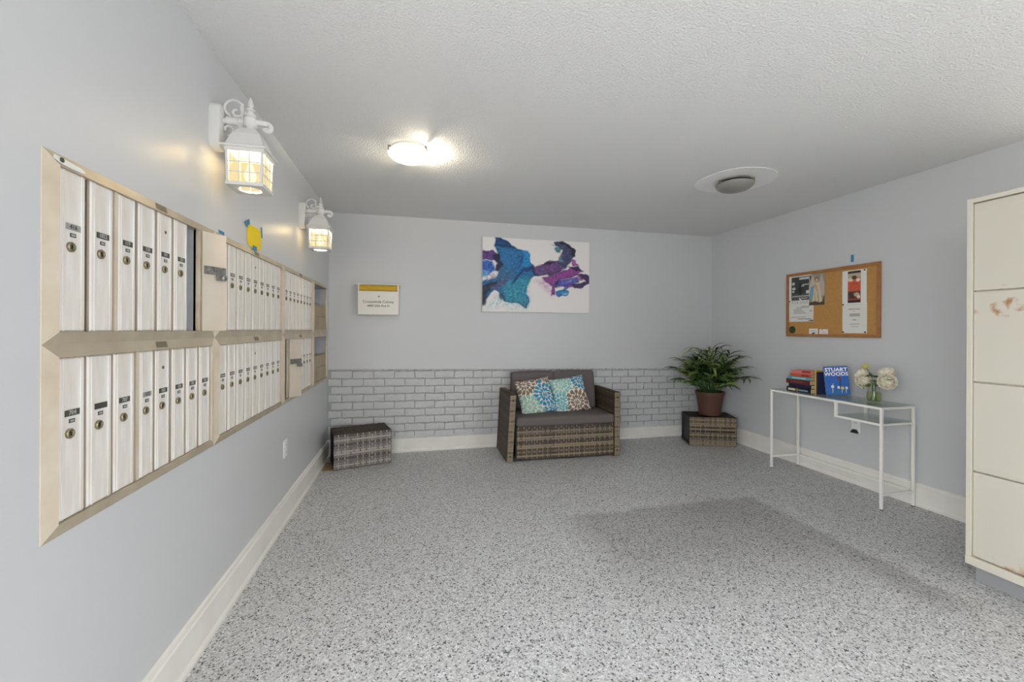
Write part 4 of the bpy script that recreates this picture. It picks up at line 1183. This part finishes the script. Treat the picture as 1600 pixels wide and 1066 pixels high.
BK = [ # label, thickness, length along y, width, cover, stripes, dx, dy, rot
 ('black book with white and blue spine lettering, bottom of the stack', 0.040, 0.225, 0.15, (28, 26, 30), [(.62, .93, .25, .7, (225, 215, 200)), (.12, .5, .3, .62, (120, 150, 190)), (.53, .57, .15, .8, (220, 180, 70))], 0, 0, 0.06),
 ('navy blue book second from the bottom of the stack', 0.030, 0.215, 0.155, (26, 32, 58), None, 0.006, -0.003, 0.02),
 ('thick maroon book in the middle of the stack', 0.040, 0.222, 0.15, (98, 34, 34), [(.3, .8, .35, .6, (120, 60, 56))], 0.0, 0.008, 0.05),
 ('teal paperback above the maroon book', 0.024, 0.205, 0.14, (74, 158, 172), [(.2, .8, .3, .6, (190, 214, 214))], 0.006, -0.002, 0.10),
 ('orange red paperback near the top of the stack', 0.026, 0.185, 0.13, (196, 84, 62), [(.1, .45, .2, .8, (150, 50, 44))], 0.016, -0.006, 0.12),
 ('red and pink paperback lying crooked on top of the stack', 0.030, 0.17, 0.12, (200, 112, 104), [(.1, .5, .3, .9, (150, 46, 50))], 0.03, -0.02, 0.28),
]
for lab, t, l, wd, cv, st, dx, dy, rz in BK:
    book(lab, (bx + dx, by + dy - 0.22 + (0.225 - l) / 2, z), rz, wd, l, t, cv, stripes=st); z += t + 0.0004
# upright books at the end of the stack: thickness along y
book('yellow spined book standing upright beside the stack', (3.335, 2.880, TT), 0, 0.13, 0.20, 0.018, (214, 178, 60), rot=(PI / 2, 0, 0))
book('dark blue book standing between the yellow and bright blue ones', (3.330, 2.861, TT), 0, 0.14, 0.19, 0.016, (34, 40, 74), rot=(PI / 2, 0, 0))
# bright blue novel, leaning, its cover turned to the room
bb_ = thing('book', 'bright blue novel with big white author lettering standing at the end', 'book', (3.370, 2.804, TT + 0.002), 0, 'books on the console table')
mc = mat('bright_blue_cover', (24, 92, 178), 0.35)
W_, H_, T_ = 0.16, 0.235, 0.036
c = MB(); c.bb(0, W_, 0, 0.003, 0, H_); c.bb(0, W_, T_ - 0.003, T_, 0, H_); c.bb(0, 0.003, 0.003, T_ - 0.003, 0, H_)
c.build('cover', mc, bb_)
MB().bb(0.003, W_ - 0.004, 0.003, T_ - 0.003, 0.003, H_ - 0.003).build('pages', M_pages, bb_)
t = MB()
for body, zz in (('STUART', 0.208), ('WOODS', 0.172)):
    vs, fs = text_geo(body, 0.042, 0.0003, bold=0.0012)
    t.add(on_plane(vs, (W_ / 2, -0.0006, zz), (0.98, 0, 0), (0, 0, 1), (0, -1, 0)), fs)
t.build('title_lettering', mat('white_print', (240, 240, 240), 0.5), bb_)
def cover_art(u, v):
    col = np.tile(np.array([24., 92., 178.]), (len(u), 1))
    col = col * (1 - (1 - v)[:, None] * 0.25) + np.array([60., 150., 210.]) * ((1 - v)[:, None] * 0.25)
    for cx, y0, y1, wd, c in ((.30, .1, .62, .018, (210, 200, 90)), (.62, .35, .95, .03, (60, 40, 60)), (.72, .1, .4, .018, (200, 190, 90)), (.9, .08, .38, .018, (200, 190, 90)), (.45, .05, .35, .02, (40, 120, 60))):
        msk = (np.abs(u - cx - (v - .5) * .1) < wd) & (v > y0) & (v < y1); col[msk] = c
    for cx, cy, rr_, c in ((.28, .45, .07, (235, 235, 235)), (.55, .40, .06, (240, 240, 240)), (.72, .36, .07, (230, 200, 110)), (.9, .36, .06, (230, 230, 220)), (.6, .93, .09, (110, 60, 60))):
        msk = np.hypot(u - cx, (v - cy) * .8) < rr_; col[msk] = c
    return col
print_sheet('cover_picture', (0.006, 0.0, 0.004), (1, 0, 0), (0, 0, 1), W_ - 0.012, 0.145, 50, 50, cover_art, M_paper, bb_, thick=0.0004)
ct = MB()
for k in range(5): ct.bb(-0.0006, 0, 0.008, 0.028, 0.02 + k * 0.042, 0.048 + k * 0.042)
ct.build('spine_print', mat('pale_blue_print', (150, 190, 225), 0.5), bb_)
bb_.rotation_euler = (Matrix.Rotation(math.radians(-42), 4, 'Z') @ Matrix.Rotation(math.radians(-5), 4, 'Y')).to_euler()

# vase and flowers
vx, vy = 3.412, 2.462
vase = thing('glass_vase', 'clear glass vase half full of water on the console table', 'vase', (vx, vy, TT))
prof = [(0.030, 0.0), (0.040, 0.003), (0.047, 0.03), (0.044, 0.07), (0.034, 0.105), (0.029, 0.125), (0.033, 0.15), (0.039, 0.165)]
ins = [(0.036, 0.165), (0.030, 0.15), (0.026, 0.125), (0.031, 0.105), (0.041, 0.07), (0.044, 0.03), (0.038, 0.008), (0.001, 0.006)]
MB().lathe(prof + ins, 32, cap=False).build('glass_body', glass_mat('vase_glass', (0.97, 0.98, 0.975)), vase, smooth=True)
MB().lathe([(0.001, 0.0075), (0.037, 0.0085), (0.0432, 0.03), (0.0402, 0.07), (0.038, 0.078), (0.001, 0.078)], 28, cap=False).build('water', glass_mat('greenish_water', (0.86, 0.90, 0.62)), vase, smooth=True)
M_petal = mat('white_petal', (246, 242, 228), 0.7)
M_petal2 = mat('cream_petal', (232, 224, 200), 0.7)
M_bud = mat('yellow_green_bud', (222, 214, 140), 0.7)
M_core = mat('yellow_flower_heart', (232, 206, 120), 0.7)
M_stem = mat('green_stem', (88, 112, 50), 0.5)
M_fleaf = mat('flower_leaf', (84, 108, 66), 0.5)
def petal_verts(r, a, e, size, cup):
    """small cupped petal on a sphere of radius r at azimuth a, elevation e"""
    n = Vector((math.cos(e) * math.cos(a), math.cos(e) * math.sin(a), math.sin(e)))
    up = Vector((-math.sin(e) * math.cos(a), -math.sin(e) * math.sin(a), math.cos(e))); sd = n.cross(up)
    base = n * r
    vs = []
    for (s, t, d) in ((-.35, -.5, 0), (.35, -.5, 0), (-.6, 0, cup * .6), (0, 0, 0), (.6, 0, cup * .6), (-.38, .42, cup), (0, .55, cup * .7), (.38, .42, cup)):
        vs.append(base + sd * (s * size) + up * (t * size) + n * (d * size))
    return vs, [(0, 1, 3), (0, 3, 2), (1, 4, 3), (2, 3, 6, 5), (3, 4, 7, 6)]
def head_mesh(R, m, seed, n=46):
    mb = MB(); rr = random.Random(seed)
    mb.lathe([(R * 0.60 * math.cos(e), R * 0.55 * math.sin(e)) for e in (-PI / 2 + PI * i / 8 for i in range(9))], 12, cap=False)
    for k in range(n):
        e = PI / 2 - 0.25 - 2.2 * (k / n); a = k * 2.39996
        vs, fs = petal_verts(R * (0.62 + 0.34 * k / n), a, e, R * (0.42 + 0.5 * min(1, k / n * 1.6)), 0.34)
        mb.add([(v.x, v.y, v.z * 0.85) for v in vs], fs, 2 if k % 3 == 0 else 0)
    c = MB()
    mb.lathe([(R * 0.16, R * 0.56), (R * 0.11, R * 0.62), (R * 0.01, R * 0.64)], 10, mi=1)
    return mb.mesh('bloom', [m, M_core, M_bud if m is M_bud else M_petal2], smooth=True, angle=70)
def flower(label, head, R, nrm, seed, leaves, bud=False):
    base = Vector((vx + 0.006 * math.cos(seed), vy + 0.006 * math.sin(seed), TT + 0.012)); hd = Vector(head)
    root = thing('flower', label, 'flower', base, 0, 'white flowers in the vase')
    rel = hd - base; neck = Vector((0, 0, 0.13)) + Vector((rel.x, rel.y, 0)) * 0.10
    pts = [Vector((0.02 * math.cos(seed * 2.1), 0.02 * math.sin(seed * 2.1), 0)), neck * 0.5, neck, neck.lerp(rel, 0.55) + Vector((0, 0, 0.012)), rel - Vector(nrm).normalized() * R * 0.5]
    MB().tube(pts, 0.0028, 6).build('stem', M_stem, root, smooth=True)
    me = head_mesh(R, M_bud if bud else M_petal, seed, 24 if bud else 46)
    o = place('bloom', me, root, rel); o.rotation_euler = Vector((0, 0, 1)).rotation_difference(Vector(nrm)).to_euler()
    for (dx, dy, dz, ln) in leaves:
        p = neck.lerp(rel, 0.6); d = Vector((dx, dy, dz)).normalized(); s = d.cross(Vector((0.3, 0.2, 1))).normalized()
        vs = [p, p + d * ln * .4 + s * ln * .3, p + d * ln * .8 + s * ln * .26, p + d * ln, p + d * ln * .8 - s * ln * .26, p + d * ln * .4 - s * ln * .3, p + d * ln * .5 + Vector((0, 0, -ln * .12))]
        MB().add(vs, [(0, 1, 6), (1, 2, 6), (2, 3, 6), (3, 4, 6), (4, 5, 6), (5, 0, 6)]).build('leaf', M_fleaf, root, smooth=True)
flower('large open white bloom facing the room, just above the vase rim', (3.392, 2.520, 0.890), 0.046, (-0.75, -0.55, 0.3), 1, [(-0.4, 0.8, -0.7, 0.075), (-0.6, -0.5, -0.6, 0.06), (-0.3, 0.3, -0.9, 0.06)])
flower('white bloom half hidden behind, leftmost in the vase', (3.430, 2.575, 0.935), 0.042, (-0.5, 0.5, 0.5), 2, [(-0.3, 0.9, -0.8, 0.075), (-0.2, 0.6, -1.0, 0.06), (-0.3, -0.9, 0.5, 0.06)])
flower('large round white bloom, rightmost and low in the vase', (3.392, 2.358, 0.905), 0.048, (-0.7, -0.6, 0.3), 3, [(-0.2, -0.9, 0.35, 0.085), (-0.4, 0.7, 0.1, 0.075), (-0.6, 0.5, -0.6, 0.06)])
flower('white bloom at the upper right behind the rightmost one', (3.430, 2.392, 0.970), 0.042, (-0.4, 0.1, 0.8), 4, [(-0.4, 0.9, 0.0, 0.075), (0.1, -0.9, -0.2, 0.075)])
flower('small yellowish bud topping the bouquet on the left', (3.425, 2.535, 1.002), 0.022, (-0.3, 0, 1), 5, [(-0.3, -0.8, -0.6, 0.05), (-0.4, -0.9, -0.2, 0.045)], True)

# ------------------------------------------------------------------ cork board
M_cork = mat('cork', (196, 148, 86), 0.85, bump=(220, 0.4, 0.002), var=(60, 0.25, (184, 134, 74)))
M_wood = mat('oak_frame', (176, 126, 78), 0.45, var=(14, 0.2, (158, 106, 62)))
cb = thing('cork_board', 'oak framed cork notice board on the right wall', 'notice board', (XR, 2.548, 1.220))
CW, CH = 0.852, 0.608
MB().bb(-0.012, -0.002, 0.01, CW - 0.01, 0.01, CH - 0.01).build('cork_panel', M_cork, cb)
fw = 0.026
for (y0, y1, z0, z1) in ((0, CW, 0, fw), (0, CW, CH - fw, CH), (0, fw, fw, CH - fw), (CW - fw, CW, fw, CH - fw)):
    MB().bb(-0.022, 0, y0, y1, z0, z1).build('frame_rail', M_wood, cb, bevel=0.002)
def paper(name, label, y0, y1, z0, z1, fn, nx=40, ny=50, cat='paper', x=0.0125, group=None):
    # y0 is the left edge as seen in the room (larger y), y1 the right edge
    o = print_sheet(name, (XR - x, y0, z0), (0, -1, 0), (0, 0, 1), y0 - y1, z1 - z0, nx, ny, fn, M_paper, None, thick=0.0005, warp=lambda a, b: 0.0015 * math.sin(a * 5 + b * 3) ** 2)
    return tag(o, label, cat, group)
def rects(base, lst):
    def fn(u, v):
        col = np.tile(np.array(base, float), (len(u), 1))
        for (a, b, c, d, cc) in lst:
            col[(u >= a) & (u <= b) & (v >= c) & (v <= d)] = cc
        return col
    return fn
def blobs(fn0, lst):
    def fn(u, v):
        col = fn0(u, v)
        for (cx, cy, rx, ry, cc) in lst:
            col[((u - cx) / rx) ** 2 + ((v - cy) / ry) ** 2 < 1] = cc
        return col
    return fn
G_ = 'papers pinned to the cork board'
def statue(u, v):
    col = np.tile(np.array([158., 146., 130.]), (len(u), 1))
    for poly, c in (([(0, .6), (.25, .98), (.42, .7), (.25, .35), (.02, .3)], (196, 190, 178)),
                    ([(1, .62), (.8, .98), (.62, .7), (.75, .3), (1, .28)], (188, 178, 168)),
                    ([(.02, .22), (.3, .18), (.36, .62), (.14, .6)], (112, 166, 190)),
                    ([(.36, .72), (.66, .72), (.86, .1), (.2, .1)], (214, 198, 168)),
                    ([(.52, .7), (.60, .4), (.66, .1), (.58, .1), (.54, .4)], (168, 148, 122)),
                    ([(.30, .6), (.42, .70), (.62, .46), (.52, .42)], (206, 164, 130)),
                    ([(.40, .1), (.30, .4), (.36, .4), (.46, .1)], (182, 164, 138)),
                    ([(0, 0), (1, 0), (1, .16), (.7, .07), (.4, .13), (0, .08)], (86, 74, 64)),
                    ([(.84, .1), (1, .1), (1, .34)], (96, 84, 74))):
        col[sdf_poly(u, v, poly) < 0] = c
    for cx, cy, rx, ry, cc in ((.51, .82, .13, .075, (134, 98, 64)), (.51, .795, .08, .055, (214, 178, 146))):
        col[((u - cx) / rx) ** 2 + ((v - cy) / ry) ** 2 < 1] = cc
    return col
paper('flyer', 'dark grey flyer with a figure pinned at the upper left of the cork board', 3.372, 3.140, 1.560, 1.800,
      blobs(rects((232, 228, 222), [(.12, 1, .03, .95, (62, 64, 66)), (.48, .95, .84, .92, (205, 205, 200)), (.12, 1, .03, .28, (84, 84, 84)), (.15, .92, .16, .21, (170, 170, 166)), (.55, .85, .08, .12, (160, 160, 156)), (.78, .93, .28, .40, (214, 210, 204)), (.62, .95, .62, .66, (200, 200, 196)), (.5, .7, .56, .6, (190, 190, 186))]),
            [(.2, .7, .07, .06, (196, 196, 190)), (.22, .5, .08, .06, (200, 200, 194)), (.2, .38, .06, .04, (206, 200, 180)), (.52, .62, .05, .08, (38, 38, 40)), (.52, .42, .09, .18, (40, 40, 42))]), 50, 60, 'flyer', 0.0135, G_)
paper('for_sale_notice', 'white FOR SALE notice with small print on the cork board', 3.372, 3.115, 1.362, 1.590,
      rects((226, 224, 218), [(.30, .80, .56, .60, (170, 168, 164)), (.2, .55, .49, .52, (170, 168, 164)), (.52, .85, .62, .65, (168, 166, 162)), (.2, .62, .42, .45, (176, 174, 170)), (.2, .7, .35, .38, (170, 168, 164)), (.1, .7, .17, .20, (140, 138, 134)), (.35, .9, .10, .12, (150, 148, 144)), (.85, .93, .42, .46, (180, 150, 190)), (.8, .95, .03, .06, (90, 80, 70))]), 50, 60, 'notice', 0.0125, G_)
t = MB(); vs, fs = text_geo('FOR SALE', 0.040, 0.0002)
t.add(on_plane(vs, (XR - 0.0150, 3.255, 1.545), (0, -1, 0), (0, 0, 1), (-1, 0, 0)), fs)
nb = [o for o in bpy.data.objects if o.name.startswith('for_sale_notice')][0]
t.build('sale_lettering', mat('pale_grey_ink', (168, 164, 158), 0.6), nb)
paper('statue_picture', 'tall colour picture of a pale statue pinned on the cork board', 3.160, 3.006, 1.512, 1.800,
      statue, 40, 60, 'picture', 0.0145, G_)
paper('menu_flyer', 'white sheet with a red and black food flyer on the cork board', 2.849, 2.650, 1.500, 1.786,
      blobs(rects((232, 230, 224), [(.23, .77, .05, .98, (206, 92, 62)), (.23, .77, .90, .98, (52, 36, 34)), (.23, .77, .05, .12, (52, 36, 34)), (.23, .77, .74, .90, (190, 176, 150)), (.23, .77, .14, .38, (110, 66, 52)), (.4, .65, .58, .6, (150, 60, 44))]),
            [(.35, .72, .12, .05, (230, 214, 190)), (.6, .74, .14, .06, (200, 130, 80)), (.5, .78, .1, .06, (96, 70, 50)), (.66, .70, .08, .05, (236, 226, 210)), (.35, .30, .1, .05, (70, 50, 44)), (.6, .28, .12, .06, (196, 170, 140)), (.68, .21, .07, .05, (230, 216, 200)), (.42, .22, .1, .05, (60, 52, 44))]), 50, 60, 'flyer', 0.0135, G_)
paper('printed_notice', 'white printed notice below the food flyer on the cork board', 2.848, 2.648, 1.256, 1.508,
      rects((228, 226, 220), [(.25, .72, .78, .82, (196, 170, 140)), (.42, .55, .72, .74, (180, 178, 174)), (.30, .72, .62, .65, (150, 148, 146)), (.30, .72, .57, .60, (150, 148, 146)), (.42, .58, .44, .46, (160, 158, 154)), (.32, .70, .29, .32, (140, 138, 136)), (.36, .66, .21, .23, (165, 163, 160)), (.2, .85, .09, .10, (180, 190, 196)), (.18, .85, .96, .97, (180, 190, 196))]), 50, 60, 'notice', 0.0125, G_)
paper('business_card', 'small white card with a dark bird mark at the bottom of the cork board', 3.159, 3.072, 1.241, 1.296,
      blobs(rects((232, 230, 226), [(.2, .8, .6, .66, (170, 168, 166))]), [(.45, .15, .14, .16, (60, 54, 50)), (.6, .3, .14, .07, (70, 64, 60))]), 30, 24, 'card', 0.0125, G_)
paper('business_card', 'small white card with faint grey print at the bottom of the cork board', 3.058, 2.976, 1.241, 1.290,
      rects((234, 232, 228), [(.25, .85, .3, .36, (180, 180, 186)), (.3, .8, .5, .56, (180, 180, 186)), (.3, .38, .8, .95, (70, 64, 60))]), 30, 24, 'card', 0.0125, G_)
gs = disc((0, 0), 0.036, 0, 0.001, 24).build('green_sticker', mat('green_sticker', (46, 78, 44), 0.6, var=(60, 0.2, (30, 52, 34))))
gs.location = (XR - 0.0125, 3.336, 1.284); gs.rotation_euler = (0, -PI / 2, 0)
tag(gs, 'round dark green sticker at the bottom left of the cork board', 'sticker')
# push pins
pin_me = MB().lathe([(0.005, 0), (0.006, 0.003), (0.003, 0.006), (0.005, 0.010)], 10, T=Matrix.Rotation(-PI / 2, 4, 'Y')).mesh('push_pin', M_black)
for i, (y, zz, lab) in enumerate(((2.664, 1.776, 'black push pin at the top corner of the food flyer'), (2.838, 1.500, 'black push pin between the food flyer and the notice'), (2.838, 1.266, 'black push pin at the bottom left of the printed notice'), (2.658, 1.266, 'black push pin at the bottom right of the printed notice'), (3.125, 1.372, 'black push pin at the bottom right of the sale notice'), (3.360, 1.560, 'black push pin at the left edge of the dark flyer'))):
    o = place('push_pin', pin_me, None, (XR - 0.0148, y, zz)); tag(o, lab, 'pin', 'push pins on the cork board')
tag(MB().bb(XR - 0.0012, XR, 2.765, 2.789, 1.858, 1.918).build('tape_strip', M_bluetape), 'blue tape strip on the right wall above the cork board', 'tape')

# ------------------------------------------------------------------ tall locker cabinet
def locker_mat():
    m = mat('cream_locker_enamel', (206, 201, 187), 0.45)
    nt = m.node_tree; b = nt.nodes['Principled BSDF']; L = nt.links
    tc = nt.nodes.new('ShaderNodeTexCoord')
    n = nt.nodes.new('ShaderNodeTexNoise'); n.inputs['Scale'].default_value = 26; n.inputs['Detail'].default_value = 6
    n2 = nt.nodes.new('ShaderNodeTexNoise'); n2.inputs['Scale'].default_value = 3.5
    L.new(tc.outputs['Object'], n.inputs['Vector']); L.new(tc.outputs['Object'], n2.inputs['Vector'])
    mu = nt.nodes.new('ShaderNodeMath'); mu.operation = 'MULTIPLY'
    L.new(n.outputs['Fac'], mu.inputs[0]); L.new(n2.outputs['Fac'], mu.inputs[1])
    r = nt.nodes.new('ShaderNodeValToRGB'); r.color_ramp.elements[0].position = 0.37; r.color_ramp.elements[1].position = 0.46
    r.color_ramp.elements[0].color = (*lin((206, 201, 187)), 1); r.color_ramp.elements[1].color = (*lin((168, 118, 76)), 1)
    sx = nt.nodes.new('ShaderNodeSeparateXYZ'); L.new(tc.outputs['Object'], sx.inputs[0])
    def zb(a, b):
        q_ = nt.nodes.new('ShaderNodeMapRange'); q_.interpolation_type = 'SMOOTHSTEP'
        q_.inputs['From Min'].default_value = a; q_.inputs['From Max'].default_value = b
        L.new(sx.outputs['Z'], q_.inputs['Value']); return q_.outputs['Result']
    def op(o_, a, b):
        q_ = nt.nodes.new('ShaderNodeMath'); q_.operation = o_
        for k_, v_ in ((0, a), (1, b)):
            if isinstance(v_, float): q_.inputs[k_].default_value = v_
            else: L.new(v_, q_.inputs[k_])
        return q_.outputs[0]
    wear = op('MAXIMUM', zb(0.36, 0.12), op('MULTIPLY', op('MULTIPLY', zb(1.30, 1.40), zb(1.47, 1.42)), 0.75))
    L.new(op('ADD', op('MULTIPLY', mu.outputs[0], 0.8), op('MULTIPLY', wear, 0.17)), r.inputs['Fac']); L.new(r.outputs['Color'], b.inputs['Base Color'])
    return m
M_lock_en = locker_mat()
M_locker = mat('cream_locker_frame', (212, 207, 193), 0.45)
M_plinth = mat('grey_plinth', (150, 151, 152), 0.6)
lk = thing('locker_cabinet', 'tall cream metal locker with four stacked doors, rusty at the bottom', 'cabinet', (2.78, 1.562, 0))
LX, LLn, LZ0, LZ1 = 0.82, 1.25, 0.095, 1.955
MB().bb(0.030, LX, -LLn, 0, LZ0, LZ1).build('carcass', M_locker, lk)
MB().bb(0.0, 0.030, -0.020, 0.002, LZ0 - 0.006, LZ1).build('side_stile', M_locker, lk, bevel=0.002)
MB().bb(0.0, 0.030, -LLn, -0.020, LZ1 - 0.022, LZ1).build('top_rail', M_locker, lk, bevel=0.002)
MB().bb(-0.004, 0.030, -LLn, 0.002, LZ0 - 0.012, LZ0 + 0.030).build('bottom_rail', M_locker, lk, bevel=0.002)
zs = [LZ0 + 0.034, 0.562, 1.018, 1.480, LZ1 - 0.024]
for col in range(3):
    ya, yb = -0.022 - col * 0.41, -0.022 - (col + 1) * 0.41 + 0.006
    for i in range(4):
        d = MB().bb(0.010, 0.030, yb, ya, zs[i] + (0.004 if i else 0), zs[i + 1] - 0.004).build('locker_door', M_lock_en, lk, bevel=0.002)
        MB().bb(-0.002, 0.010, yb + 0.03, yb + 0.05, (zs[i] + zs[i + 1]) / 2 - 0.05, (zs[i] + zs[i + 1]) / 2 + 0.05).build('handle', M_nickel, d)
MB().bb(0.035, LX, -LLn + 0.02, -0.020, 0.0, LZ0).build('plinth', M_plinth, lk)
